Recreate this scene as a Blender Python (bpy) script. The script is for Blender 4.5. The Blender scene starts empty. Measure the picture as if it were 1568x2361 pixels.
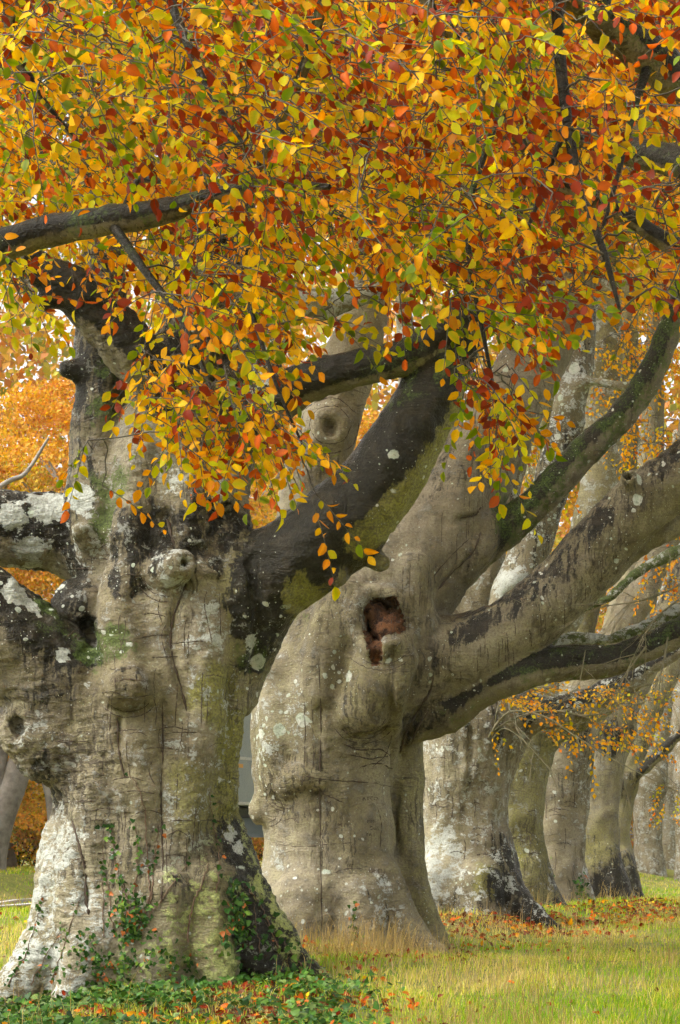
import bpy, math, random
import numpy as np
from mathutils import Vector, Matrix
from mathutils.bvhtree import BVHTree

# ------------------------------------------------------------------ camera
HAZE = 0.00020                                   # density of the damp autumn air
rng = np.random.default_rng(11)
random.seed(11)
sc = bpy.context.scene
COL = sc.collection
F, UC, VH, H = 5534.1, 784.0, 1932.0, 1.35      # focal length and horizon in 1568-wide units; eye height
cam_d = bpy.data.cameras.new('camera')
cam = bpy.data.objects.new('camera', cam_d)
COL.objects.link(cam)
cam.location = (0, 0, H)
cam.rotation_euler = (math.pi / 2, 0, 0)
cam_d.sensor_width = 36
cam_d.lens = 84.375
cam_d.shift_y = 0.318
cam_d.clip_start = 0.1
cam_d.clip_end = 600
sc.camera = cam

# ------------------------------------------------------------------ light
SUN_EL, SUN_AZ = math.radians(48), math.radians(-112)   # azimuth from +Y, clockwise: over the open road on the left
world = bpy.data.worlds.new('World')
sc.world = world
world.use_nodes = True
wn, wl = world.node_tree.nodes, world.node_tree.links
wn.clear()
sky = wn.new('ShaderNodeTexSky')
sky.sky_type = 'NISHITA'
sky.sun_disc = False
sky.sun_elevation = SUN_EL
sky.sun_rotation = SUN_AZ
sky.air_density = 1.0
sky.dust_density = 4.0
sky.ozone_density = 1.0
hs = wn.new('ShaderNodeHueSaturation')
hs.inputs['Saturation'].default_value = 0.12          # a clouded-over sky
bg = wn.new('ShaderNodeBackground')
bg.inputs['Strength'].default_value = 0.12
wo = wn.new('ShaderNodeOutputWorld')
wl.new(sky.outputs[0], hs.inputs['Color'])
wl.new(hs.outputs[0], bg.inputs['Color'])
wl.new(bg.outputs[0], wo.inputs['Surface'])
sun_d = bpy.data.lights.new('sun', 'SUN')
sun_d.energy = 1.25
sun_d.angle = math.radians(45)
sun_d.color = (1.0, 0.95, 0.87)
sun = bpy.data.objects.new('sun', sun_d)
COL.objects.link(sun)
sdir = Vector((math.sin(SUN_AZ) * math.cos(SUN_EL), math.cos(SUN_AZ) * math.cos(SUN_EL), math.sin(SUN_EL)))
sun.rotation_euler = sdir.to_track_quat('Z', 'Y').to_euler()
sun.location = sdir * 40

vs = sc.view_settings
vs.view_transform = 'Standard'
vs.look = 'None'
vs.gamma = 1.0
vs.exposure = 1.55
vs.use_curve_mapping = False
cy = sc.cycles
cy.use_denoising = True
try:
    cy.denoiser = 'OPENIMAGEDENOISE'
    cy.denoising_input_passes = 'RGB_ALBEDO_NORMAL'
    cy.denoising_prefilter = 'ACCURATE'
except Exception:
    pass
cy.max_bounces = 5
cy.diffuse_bounces = 3
cy.glossy_bounces = 2
cy.transmission_bounces = 3
cy.volume_bounces = 1
cy.use_adaptive_sampling = True
cy.adaptive_threshold = 0.04
cy.adaptive_min_samples = 16
cy.caustics_reflective = False
cy.caustics_refractive = False
cy.sample_clamp_indirect = 6.0

# ------------------------------------------------------------------ helpers
def W(u, v, d):
    """a point seen at (u, v) of the photograph, d metres down the view"""
    return np.array(((u - UC) / F * d, d, H + (VH - v) / F * d), dtype=np.float64)

def tag(o, label=None, cat=None, group=None, kind=None):
    if label: o['label'] = label
    if cat: o['category'] = cat
    if group: o['group'] = group
    if kind: o['kind'] = kind
    return o

def empty(name, loc, label=None, cat=None, group=None):
    o = bpy.data.objects.new(name, None)
    o.location = loc
    o.empty_display_size = 0.2
    COL.objects.link(o)
    return tag(o, label, cat, group)

def link(name, me, parent=None, loc=None, mats=()):
    for m in mats:
        me.materials.append(m)
    o = bpy.data.objects.new(name, me)
    COL.objects.link(o)
    if parent is not None:
        o.parent = parent
    if loc is not None:
        o.location = loc
    return o

def mesh_np(name, verts, faces=None, tris=None, quads=None, smooth=True):
    """mesh from numpy arrays: quads (n,4) and/or tris (n,3)"""
    me = bpy.data.meshes.new(name)
    verts = np.asarray(verts, dtype=np.float32)
    me.vertices.add(len(verts))
    me.vertices.foreach_set('co', verts.ravel())
    loops, starts, k = [], [], 0
    for arr, n in ((quads, 4), (tris, 3)):
        if arr is None or len(arr) == 0:
            continue
        arr = np.asarray(arr, dtype=np.int32)
        loops.append(arr.ravel())
        starts.append(k + np.arange(len(arr), dtype=np.int32) * n)
        k += arr.size
    loops = np.concatenate(loops)
    starts = np.concatenate(starts)
    me.loops.add(len(loops))
    me.loops.foreach_set('vertex_index', loops)
    me.polygons.add(len(starts))
    me.polygons.foreach_set('loop_start', starts)
    if smooth:
        me.polygons.foreach_set('use_smooth', np.ones(len(starts), dtype=bool))
    me.update(calc_edges=True)
    return me

def set_col(me, col, name='col'):
    a = me.attributes.new(name, 'FLOAT_COLOR', 'POINT')
    c = np.ones((len(col), 4), dtype=np.float32)
    c[:, :3] = col
    a.data.foreach_set('color', c.ravel())

def set_f(me, arr, name):
    a = me.attributes.new(name, 'FLOAT', 'POINT')
    a.data.foreach_set('value', np.asarray(arr, dtype=np.float32))

# gradient noise in numpy
_perm = np.random.default_rng(5).permutation(256).astype(np.int32)
_perm = np.concatenate([_perm, _perm, _perm])
_g = np.random.default_rng(6).normal(size=(256, 3))
_g /= np.linalg.norm(_g, axis=1)[:, None]
def noise3(p, scale=1.0, seed=0.0):
    p = np.asarray(p, dtype=np.float64) * scale + seed * 17.37
    i = np.floor(p).astype(np.int64)
    f = p - i
    i &= 255
    w = f * f * f * (f * (f * 6 - 15) + 10)
    out = 0.0
    for dx in (0, 1):
        for dy in (0, 1):
            for dz in (0, 1):
                h = _perm[_perm[_perm[(i[:, 0] + dx) & 255] + ((i[:, 1] + dy) & 255)] + ((i[:, 2] + dz) & 255)]
                g = _g[h]
                d = g[:, 0] * (f[:, 0] - dx) + g[:, 1] * (f[:, 1] - dy) + g[:, 2] * (f[:, 2] - dz)
                wt = (w[:, 0] if dx else 1 - w[:, 0]) * (w[:, 1] if dy else 1 - w[:, 1]) * (w[:, 2] if dz else 1 - w[:, 2])
                out = out + wt * d
    return out * 1.6
def fbm(p, scale, seed=0.0, oct=3):
    s, a, t = 0.0, 1.0, 0.0
    for k in range(oct):
        s = s + a * noise3(p, scale * 2 ** k, seed + k)
        t += a
        a *= 0.5
    return s / t
def sstep(a, b, x):
    t = np.clip((np.asarray(x) - a) / (b - a), 0, 1)
    return t * t * (3 - 2 * t)

# ground height, in metres, from the place itself: a low swell along the row, the road verge rising on the far left
_gy = np.array([-60, 15, 20, 22, 23.2, 24.5, 29, 35, 41, 47, 53, 59, 85, 140, 400], dtype=float)
_gz = np.array([-0.3, -0.24, -0.17, -0.09, -0.03, 0.0, 0.10, 0.24, 0.16, 0.08, -0.06, -0.13, -0.30, -0.30, -0.3])
def row_x(y):
    return -1.93 + 0.317 * (np.asarray(y) - 24)
def ground_z(x, y):
    x = np.asarray(x, dtype=float); y = np.asarray(y, dtype=float)
    z = np.interp(y, _gy, _gz)
    left = row_x(y) - x
    z = z + sstep(3.5, 8, left) * sstep(38, 54, y) * 0.62
    z = z - 0.6 * sstep(8.5, 9.8, left) * sstep(15.5, 13.8, left) * np.maximum(sstep(50, 45, y), sstep(-3.6, -5.4, x))
    bank = -0.22 * sstep(0.3, 1.9, x - row_x(y)) * sstep(25.5, 28, y) - 0.26 * sstep(-1.9, -3.3, x) * sstep(26, 23, y)
    p = np.stack([x.ravel(), y.ravel(), np.zeros(x.size)], 1)
    n = (noise3(p, 0.35, 2) * 0.06 + noise3(p, 1.3, 3) * 0.025).reshape(x.shape)
    return z + bank + n * (1 - sstep(5.5, 7.5, left) * sstep(12.8, 10.8, left) * 0.9)

# ------------------------------------------------------------------ node materials
class NT:
    def __init__(s, name):
        s.m = bpy.data.materials.new(name)
        s.m.use_nodes = True
        s.t = s.m.node_tree
        s.t.nodes.clear()
        s.out = s.t.nodes.new('ShaderNodeOutputMaterial')
    def n(s, ty, **kw):
        nd = s.t.nodes.new(ty)
        for k, v in kw.items():
            if hasattr(nd, k) and k not in ('Color',):
                setattr(nd, k, v)
        return nd
    def l(s, a, b):
        s.t.links.new(a, b)
    def val(s, x, sock):
        if isinstance(x, (int, float)):
            sock.default_value = x
        elif isinstance(x, (tuple, list)):
            sock.default_value = tuple(x) if len(sock.default_value) == len(x) else tuple(x) + (1,)
        else:
            s.l(x, sock)
    def math(s, op, a, b=0.0, c=None, clamp=False):
        nd = s.n('ShaderNodeMath', operation=op)
        nd.use_clamp = clamp
        s.val(a, nd.inputs[0]); s.val(b, nd.inputs[1])
        if c is not None: s.val(c, nd.inputs[2])
        return nd.outputs[0]
    def mix(s, f, a, b, blend='MIX'):
        nd = s.n('ShaderNodeMix', data_type='RGBA', blend_type=blend)
        s.val(f, nd.inputs[0]); s.val(a, nd.inputs[6]); s.val(b, nd.inputs[7])
        return nd.outputs[2]
    def attr(s, name, out='Fac'):
        nd = s.n('ShaderNodeAttribute')
        nd.attribute_name = name
        return nd.outputs[out]
    def ss(s, x, a, b):
        nd = s.n('ShaderNodeMapRange', interpolation_type='SMOOTHSTEP')
        s.val(x, nd.inputs[0]); s.val(a, nd.inputs[1]); s.val(b, nd.inputs[2])
        nd.inputs[3].default_value = 0; nd.inputs[4].default_value = 1
        return nd.outputs[0]
    def coord(s, scale=(1, 1, 1), off=(0, 0, 0), kind='Object'):
        tc = s.n('ShaderNodeTexCoord')
        mp = s.n('ShaderNodeMapping')
        s.l(tc.outputs[kind], mp.inputs[0])
        mp.inputs['Scale'].default_value = scale
        mp.inputs['Location'].default_value = off
        return mp.outputs[0]
    def noise(s, vec, scale, detail=4, rough=0.55, dist=0.0):
        nd = s.n('ShaderNodeTexNoise')
        s.l(vec, nd.inputs['Vector'])
        nd.inputs['Scale'].default_value = scale
        nd.inputs['Detail'].default_value = detail
        nd.inputs['Roughness'].default_value = rough
        nd.inputs['Distortion'].default_value = dist
        return nd.outputs['Fac']
    def voro(s, vec, scale, feature='F1', rnd=1.0):
        nd = s.n('ShaderNodeTexVoronoi', feature=feature)
        s.l(vec, nd.inputs['Vector'])
        nd.inputs['Scale'].default_value = scale
        nd.inputs['Randomness'].default_value = rnd
        return nd
    def bump(s, h, strength, dist, normal=None):
        nd = s.n('ShaderNodeBump')
        nd.inputs['Strength'].default_value = strength
        nd.inputs['Distance'].default_value = dist
        s.l(h, nd.inputs['Height'])
        if normal is not None: s.l(normal, nd.inputs['Normal'])
        return nd.outputs[0]
    def principled(s, color, rough=0.6, normal=None, spec=0.5):
        p = s.n('ShaderNodeBsdfPrincipled')
        s.val(color, p.inputs['Base Color'])
        s.val(rough, p.inputs['Roughness'])
        p.inputs['Specular IOR Level'].default_value = spec
        if normal is not None: s.l(normal, p.inputs['Normal'])
        return p
    def done(s, shader):
        s.l(shader, s.out.inputs['Surface'])
        return s.m

def bark_material():
    """smooth beech bark: tan to grey, drip streaks, rain-wet dark faces, lichen, moss and algae"""
    t = NT('beech_bark')
    P = t.coord()
    wet, moss, lich, alg, pale = (t.attr(a) for a in ('wet', 'moss', 'lichen', 'algae', 'pale'))
    rough_a, big, zone, wz = t.attr('rugged'), t.attr('big'), t.attr('zone'), t.attr('wz')
    dw = t.n('ShaderNodeTexNoise'); t.l(P, dw.inputs['Vector']); dw.inputs['Scale'].default_value = 5; dw.inputs['Detail'].default_value = 2
    wv = t.n('ShaderNodeVectorMath', operation='MULTIPLY_ADD')
    t.l(dw.outputs['Color'], wv.inputs[0]); wv.inputs[1].default_value = (0.12, 0.12, 0.12); t.l(P, wv.inputs[2])
    PW = wv.outputs[0]
    def scaled(vec, sc_, off=(0, 0, 0)):
        mp = t.n('ShaderNodeMapping'); t.l(vec, mp.inputs[0]); mp.inputs['Scale'].default_value = sc_; mp.inputs['Location'].default_value = off
        return mp.outputs[0]
    mid = t.noise(PW, 5.0, 4, 0.66)
    fine = t.noise(P, 40, 3, 0.7)
    mf_ = t.math('ADD', mid, t.math('MULTIPLY', t.math('SUBTRACT', fine, 0.5), 0.55))     # ragged mask noise
    c = t.mix(t.ss(big, -0.35, 0.35), (0.180, 0.148, 0.084), (0.300, 0.258, 0.176))
    c = t.mix(t.math('MULTIPLY', t.ss(mid, 0.49, 0.68), 0.75), c, (0.105, 0.086, 0.050))
    c = t.mix(t.math('MULTIPLY', t.ss(mid, 0.47, 0.30), 0.5), c, (0.39, 0.345, 0.245))
    c = t.mix(t.math('MULTIPLY', t.ss(fine, 0.5, 0.7), 0.55), c, (0.085, 0.066, 0.042))
    c = t.mix(t.math('MULTIPLY', t.ss(fine, 0.40, 0.28), 0.55), c, (0.44, 0.42, 0.345))
    scab = t.noise(scaled(PW, (11, 11, 16), (5, 2, 1)), 1.0, 3, 0.75)
    # algae film
    af = t.math('MULTIPLY', t.ss(t.math('ADD', t.math('SUBTRACT', 1.0, mid), t.math('MULTIPLY', alg, 0.5)), 0.5, 0.85), t.math('MINIMUM', t.math('MULTIPLY', alg, 1.2), 1.0))
    c = t.mix(t.math('MULTIPLY', af, 0.8), c, t.mix(t.ss(fine, 0.38, 0.62), (0.27, 0.26, 0.032), (0.12, 0.115, 0.028)))
    # damp bark is darker; on the receding trunks wet also carries painted shade
    damp = t.ss(wet, 0.05, 0.7)
    c = t.mix(t.math('MULTIPLY', damp, 0.72), c, t.mix(1.0, c, (0.44, 0.40, 0.36), 'MULTIPLY'))
    # drip streaks
    streak = t.noise(scaled(PW, (26, 26, 0.45)), 1.0, 3, 0.65)
    streak2 = t.noise(scaled(PW, (11, 11, 0.9)), 1.0, 3, 0.65)
    sk = t.math('MULTIPLY', t.ss(streak, 0.54, 0.63), t.ss(t.math('ADD', zone, t.math('MULTIPLY', wet, 0.5)), 0.0, 0.3))
    c = t.mix(t.math('MULTIPLY', sk, 0.72), c, (0.040, 0.031, 0.022))
    run = t.math('MULTIPLY', t.ss(streak2, 0.49, 0.66), t.ss(zone, -0.25, 0.25))
    c = t.mix(t.math('MULTIPLY', run, 0.8), c, t.mix(1.0, c, (0.42, 0.40, 0.34), 'MULTIPLY'))
    # horizontal wrinkles
    wr = t.noise(scaled(PW, (4.5, 4.5, 40)), 1.0, 2, 0.65)
    wzone = t.math('MAXIMUM', t.ss(wz, 0.02, 0.3), rough_a)
    wl_ = t.math('MULTIPLY', t.ss(wr, 0.575, 0.66), wzone)
    c = t.mix(t.math('MULTIPLY', wl_, 0.62), c, (0.055, 0.042, 0.028))
    # scabbed old bark
    crack = t.math('MULTIPLY', t.ss(scab, 0.50, 0.40), t.ss(rough_a, 0.45, 0.95))
    c = t.mix(t.math('MULTIPLY', crack, 0.7), c, (0.045, 0.033, 0.021))
    # rain-wet dark film with dripping lower edge; painted shade on the receding trunks
    wf = t.math('ADD', wet, t.math('MULTIPLY', t.math('SUBTRACT', streak2, 0.5), 1.0))
    wf = t.math('ADD', wf, t.math('MULTIPLY', t.math('SUBTRACT', mf_, 0.5), 0.4))
    wf = t.math('MULTIPLY', t.ss(wf, 0.44, 0.60), t.ss(wet, 0.04, 0.2))
    wcol = t.mix(t.ss(fine, 0.35, 0.7), (0.024, 0.021, 0.013), (0.010, 0.009, 0.006))
    wcol = t.mix(t.ss(mid, 0.5, 0.7), wcol, (0.042, 0.033, 0.019))
    c = t.mix(t.math('MULTIPLY', wf, 0.97), c, wcol)
    # moss
    mf = t.math('MULTIPLY', t.ss(t.math('ADD', t.math('SUBTRACT', 1.02, mf_), t.math('MULTIPLY', moss, 0.30)), 0.60, 0.82), t.ss(moss, 0.02, 0.3))
    c = t.mix(t.math('MULTIPLY', mf, 0.85), c, t.mix(t.ss(fine, 0.35, 0.65), (0.095, 0.135, 0.030), (0.030, 0.050, 0.012)))
    # pale whitish crust
    pf = t.math('MULTIPLY', t.ss(t.math('ADD', t.math('ADD', mf_, t.math('MULTIPLY', t.math('SUBTRACT', scab, 0.5), 0.7)), t.math('MULTIPLY', pale, 0.26)), 0.63, 0.71), t.ss(pale, 0.0, 0.25))
    pcol = t.mix(t.ss(fine, 0.40, 0.6), (0.50, 0.52, 0.45), (0.35, 0.36, 0.31))
    c = t.mix(t.math('MULTIPLY', pf, 0.9), c, pcol)
    # lichen: rosettes of three sizes
    lf = None
    for scale, r0, off, cut, gain in ((4.0, 0.38, 0.0, 0.93, 0.55), (11.0, 0.40, 3.1, 0.84, 0.45), (34.0, 0.34, 7.7, 0.80, 0.32)):
        vo = t.voro(scaled(PW if scale < 20 else P, (1, 1, 1), (off, off, off)), scale)
        sep = t.n('ShaderNodeSeparateColor'); t.l(vo.outputs['Color'], sep.inputs[0])
        rad = t.math('MINIMUM', t.math('MULTIPLY', t.math('SUBTRACT', t.math('ADD', sep.outputs[0], t.math('MULTIPLY', lich, gain)), cut), 2.2 * r0), r0)
        edge = t.math('SUBTRACT', t.math('ADD', rad, t.math('MULTIPLY', t.math('SUBTRACT', fine, 0.5), 0.16)), vo.outputs['Distance'])
        sp = t.math('MULTIPLY', t.ss(edge, 0.0, 0.05), t.ss(rad, 0.01, 0.05))
        lf = sp if lf is None else t.math('MAXIMUM', lf, sp)
    lf = t.math('MULTIPLY', lf, t.ss(lich, 0.02, 0.2))
    lcol = t.mix(t.ss(mid, 0.4, 0.6), (0.42, 0.47, 0.36), (0.57, 0.57, 0.49))
    lcol = t.mix(t.math('MULTIPLY', t.ss(fine, 0.52, 0.66), 0.7), lcol, (0.2, 0.22, 0.17))
    c = t.mix(t.math('MULTIPLY', lf, 0.94), c, lcol)
    # sulphur-coloured crust near the roots
    yl = t.attr('sulphur')
    yf = t.math('MULTIPLY', t.ss(t.math('ADD', t.math('ADD', mf_, t.math('MULTIPLY', t.math('SUBTRACT', scab, 0.5), 0.5)), t.math('MULTIPLY', yl, 0.20)), 0.62, 0.72), t.ss(yl, 0.03, 0.3))
    c = t.mix(t.math('MULTIPLY', yf, 0.88), c, t.mix(t.ss(fine, 0.4, 0.62), (0.40, 0.43, 0.13), (0.20, 0.22, 0.07)))
    # relief
    h = t.math('MULTIPLY', wr, t.math('ADD', 0.22, t.math('MULTIPLY', wzone, 0.75)))
    h = t.math('ADD', h, t.math('MULTIPLY', fine, 0.75))
    h = t.math('ADD', h, t.math('MULTIPLY', mid, 0.9))
    h = t.math('ADD', h, t.math('MULTIPLY', scab, t.math('MULTIPLY', rough_a, 1.5)))
    nrm = t.bump(h, 1.0, 0.024)
    ro = t.math('SUBTRACT', t.math('ADD', 0.60, t.math('MULTIPLY', fine, 0.25)), t.math('MULTIPLY', wf, 0.38))
    ro = t.math('ADD', ro, t.math('MULTIPLY', t.math('MAXIMUM', lf, mf), 0.3), clamp=True)
    p = t.principled(c, ro, nrm, 0.32)
    t.l(t.math('SUBTRACT', 0.32, t.math('MULTIPLY', wf, 0.17)), p.inputs['Specular IOR Level'])
    return t.done(p.outputs[0])

def leaf_material(name, transl=0.45, rough=0.42, bumpy=True):
    t = NT(name)
    c = t.attr('col', 'Color')
    P = t.coord()
    n1 = t.noise(P, 70, 3, 0.6)
    c2 = t.mix(t.math('MULTIPLY', t.ss(n1, 0.55, 0.75), 0.35), c, t.mix(0.7, c, (0.16, 0.045, 0.010)))
    p = t.principled(c2, rough, t.bump(n1, 0.3, 0.004) if bumpy else None, 0.12)
    tr = t.n('ShaderNodeBsdfTranslucent')
    sat = t.n('ShaderNodeHueSaturation'); sat.inputs['Saturation'].default_value = 1.3; sat.inputs['Value'].default_value = 1.1
    t.l(c2, sat.inputs['Color']); t.l(sat.outputs[0], tr.inputs['Color'])
    mx = t.n('ShaderNodeMixShader'); mx.inputs[0].default_value = transl
    t.l(p.outputs[0], mx.inputs[1]); t.l(tr.outputs[0], mx.inputs[2])
    return t.done(mx.outputs[0])

def simple_material(name, color, rough=0.6, noise_scale=None, dark=None, spec=0.4, metal=0.0, bump=None):
    t = NT(name)
    P = t.coord()
    c = color
    nrm = None
    if noise_scale:
        n = t.noise(P, noise_scale, 5, 0.6)
        c = t.mix(t.ss(n, 0.35, 0.7), color, dark if dark else tuple(x * 0.6 for x in color))
        if bump: nrm = t.bump(n, 0.6, bump)
    p = t.principled(c, rough, nrm, spec)
    p.inputs['Metallic'].default_value = metal
    return t.done(p.outputs[0])

def twig_material():
    t = NT('twig_bark')
    P = t.coord()
    n = t.noise(P, 7, 5, 0.6)
    n2 = t.noise(P, 60, 3, 0.6)
    c = t.mix(t.ss(n, 0.38, 0.62), (0.035, 0.026, 0.016), (0.095, 0.078, 0.05))
    c = t.mix(t.math('MULTIPLY', t.ss(n, 0.55, 0.7), 0.7), c, (0.06, 0.085, 0.02))
    c = t.mix(t.math('MULTIPLY', t.ss(n2, 0.62, 0.7), 0.6), c, (0.32, 0.34, 0.27))
    p = t.principled(c, 0.5, t.bump(n2, 0.5, 0.006), 0.45)
    return t.done(p.outputs[0])

def ground_material():
    t = NT('meadow_soil')
    P = t.coord()
    n1 = t.noise(P, 0.5, 5, 0.6)
    n2 = t.noise(P, 6, 6, 0.65)
    n3 = t.noise(P, 45, 4, 0.7)
    c = t.mix(t.ss(n2, 0.35, 0.65), (0.13, 0.17, 0.025), (0.25, 0.235, 0.06))
    c = t.mix(t.math('MULTIPLY', t.ss(n1, 0.42, 0.66), 0.6), c, (0.36, 0.30, 0.12))
    c = t.mix(t.math('MULTIPLY', t.ss(n3, 0.55, 0.75), 0.6), c, (0.05, 0.045, 0.016))
    lit = t.attr('litter')
    lf = t.math('MULTIPLY', t.ss(t.math('ADD', n2, t.math('MULTIPLY', lit, 0.4)), 0.55, 0.75), t.ss(lit, 0.05, 0.5))
    c = t.mix(lf, c, t.mix(t.ss(n3, 0.4, 0.6), (0.10, 0.05, 0.018), (0.045, 0.035, 0.015)))
    p = t.principled(c, 0.9, t.bump(n3, 0.8, 0.03), 0.2)
    return t.done(p.outputs[0])

def rot_material():
    t = NT('rotten_wood')
    P = t.coord()
    n1 = t.noise(P, 9, 6, 0.7, 0.6)
    n2 = t.noise(P, 34, 5, 0.7)
    c = t.mix(t.ss(n1, 0.35, 0.62), (0.022, 0.009, 0.004), (0.21, 0.088, 0.030))
    c = t.mix(t.math('MULTIPLY', t.ss(n2, 0.56, 0.7), 0.7), c, (0.36, 0.20, 0.09))
    h = t.math('ADD', t.math('MULTIPLY', n1, 1.2), n2)
    p = t.principled(c, 0.8, t.bump(h, 1.0, 0.05), 0.25)
    return t.done(p.outputs[0])

BARK = bark_material()
ROT = rot_material()
LEAF = leaf_material('beech_leaf', 0.5, 0.42)
FARLEAF = leaf_material('beech_leaf_small', 0.45, 0.5, False)
IVY = leaf_material('ivy_leaf', 0.15, 0.33)
LITTER = leaf_material('fallen_leaf', 0.15, 0.4)
GRASSM = leaf_material('grass_blade', 0.35, 0.5, False)
TWIG = twig_material()
GROUND = ground_material()

# ------------------------------------------------------------------ sculpting trees as blended limbs
def catmull(P, n=5):
    P = np.asarray(P, dtype=float)
    if len(P) < 3:
        t = np.linspace(0, 1, n + 1)[:, None]
        return P[0] * (1 - t) + P[-1] * t
    Q = np.vstack([2 * P[0] - P[1], P, 2 * P[-1] - P[-2]])
    out = []
    for i in range(1, len(Q) - 2):
        p0, p1, p2, p3 = Q[i - 1], Q[i], Q[i + 1], Q[i + 2]
        for t in np.arange(n) / n:
            out.append(0.5 * ((2 * p1) + (-p0 + p2) * t + (2 * p0 - 5 * p1 + 4 * p2 - p3) * t * t + (-p0 + 3 * p1 - 3 * p2 + p3) * t ** 3))
    out.append(P[-1])
    return np.array(out)

def seg_d(X, Y, Z, a, b, ra, rb):
    ab = b - a
    L2 = float(ab @ ab) + 1e-12
    t = ((X - a[0]) * ab[0] + (Y - a[1]) * ab[1] + (Z - a[2]) * ab[2]) / L2
    t = np.clip(t, 0, 1)
    dx = X - a[0] - t * ab[0]
    dy = Y - a[1] - t * ab[1]
    dz = Z - a[2] - t * ab[2]
    return np.sqrt(dx * dx + dy * dy + dz * dz) - (ra + t * (rb - ra))

def surface_nets(d, org, h):
    s = d < 0
    c = np.zeros(tuple(n - 1 for n in d.shape), dtype=np.int8)
    cor = [(i, j, k) for i in (0, 1) for j in (0, 1) for k in (0, 1)]
    sh = c.shape
    for i, j, k in cor:
        c += s[i:i + sh[0], j:j + sh[1], k:k + sh[2]]
    idx = np.argwhere((c > 0) & (c < 8))
    vals = np.stack([d[idx[:, 0] + i, idx[:, 1] + j, idx[:, 2] + k] for i, j, k in cor], 1)
    acc = np.zeros((len(idx), 3)); cnt = np.zeros(len(idx))
    for a in range(8):
        for b in range(a + 1, 8):
            if sum(abs(p - q) for p, q in zip(cor[a], cor[b])) != 1:
                continue
            m = (vals[:, a] < 0) != (vals[:, b] < 0)
            t = vals[m, a] / (vals[m, a] - vals[m, b])
            pa, pb = np.array(cor[a], float), np.array(cor[b], float)
            acc[m] += pa + t[:, None] * (pb - pa)
            cnt[m] += 1
    verts = (idx + acc / cnt[:, None]) * h + org
    im = np.full(sh, -1, dtype=np.int32)
    im[idx[:, 0], idx[:, 1], idx[:, 2]] = np.arange(len(idx))
    quads = []
    # x edges
    for ax in range(3):
        o1, o2 = [(1, 2), (2, 0), (0, 1)][ax]
        sl0 = [slice(1, -1)] * 3; sl1 = [slice(1, -1)] * 3
        sl0[ax] = slice(0, -1); sl1[ax] = slice(1, None)
        A, B = s[tuple(sl0)], s[tuple(sl1)]
        e = np.argwhere(A != B)
        flip = A[e[:, 0], e[:, 1], e[:, 2]]
        off = np.ones(3, dtype=int); off[ax] = 0
        e = e + off
        def cell(da, db):
            q = e.copy(); q[:, o1] += da; q[:, o2] += db
            return im[q[:, 0], q[:, 1], q[:, 2]]
        Q = np.stack([cell(-1, -1), cell(0, -1), cell(0, 0), cell(-1, 0)], 1)
        Q[~flip] = Q[~flip][:, ::-1]
        quads.append(Q)
    Q = np.vstack(quads)
    Q = Q[(Q >= 0).all(1)]
    return verts, Q

ATTR = ('wet', 'moss', 'lichen', 'algae', 'pale', 'rugged', 'sulphur')  # wet holds rain-wet bark and, on the receding trunks, painted shade

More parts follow.
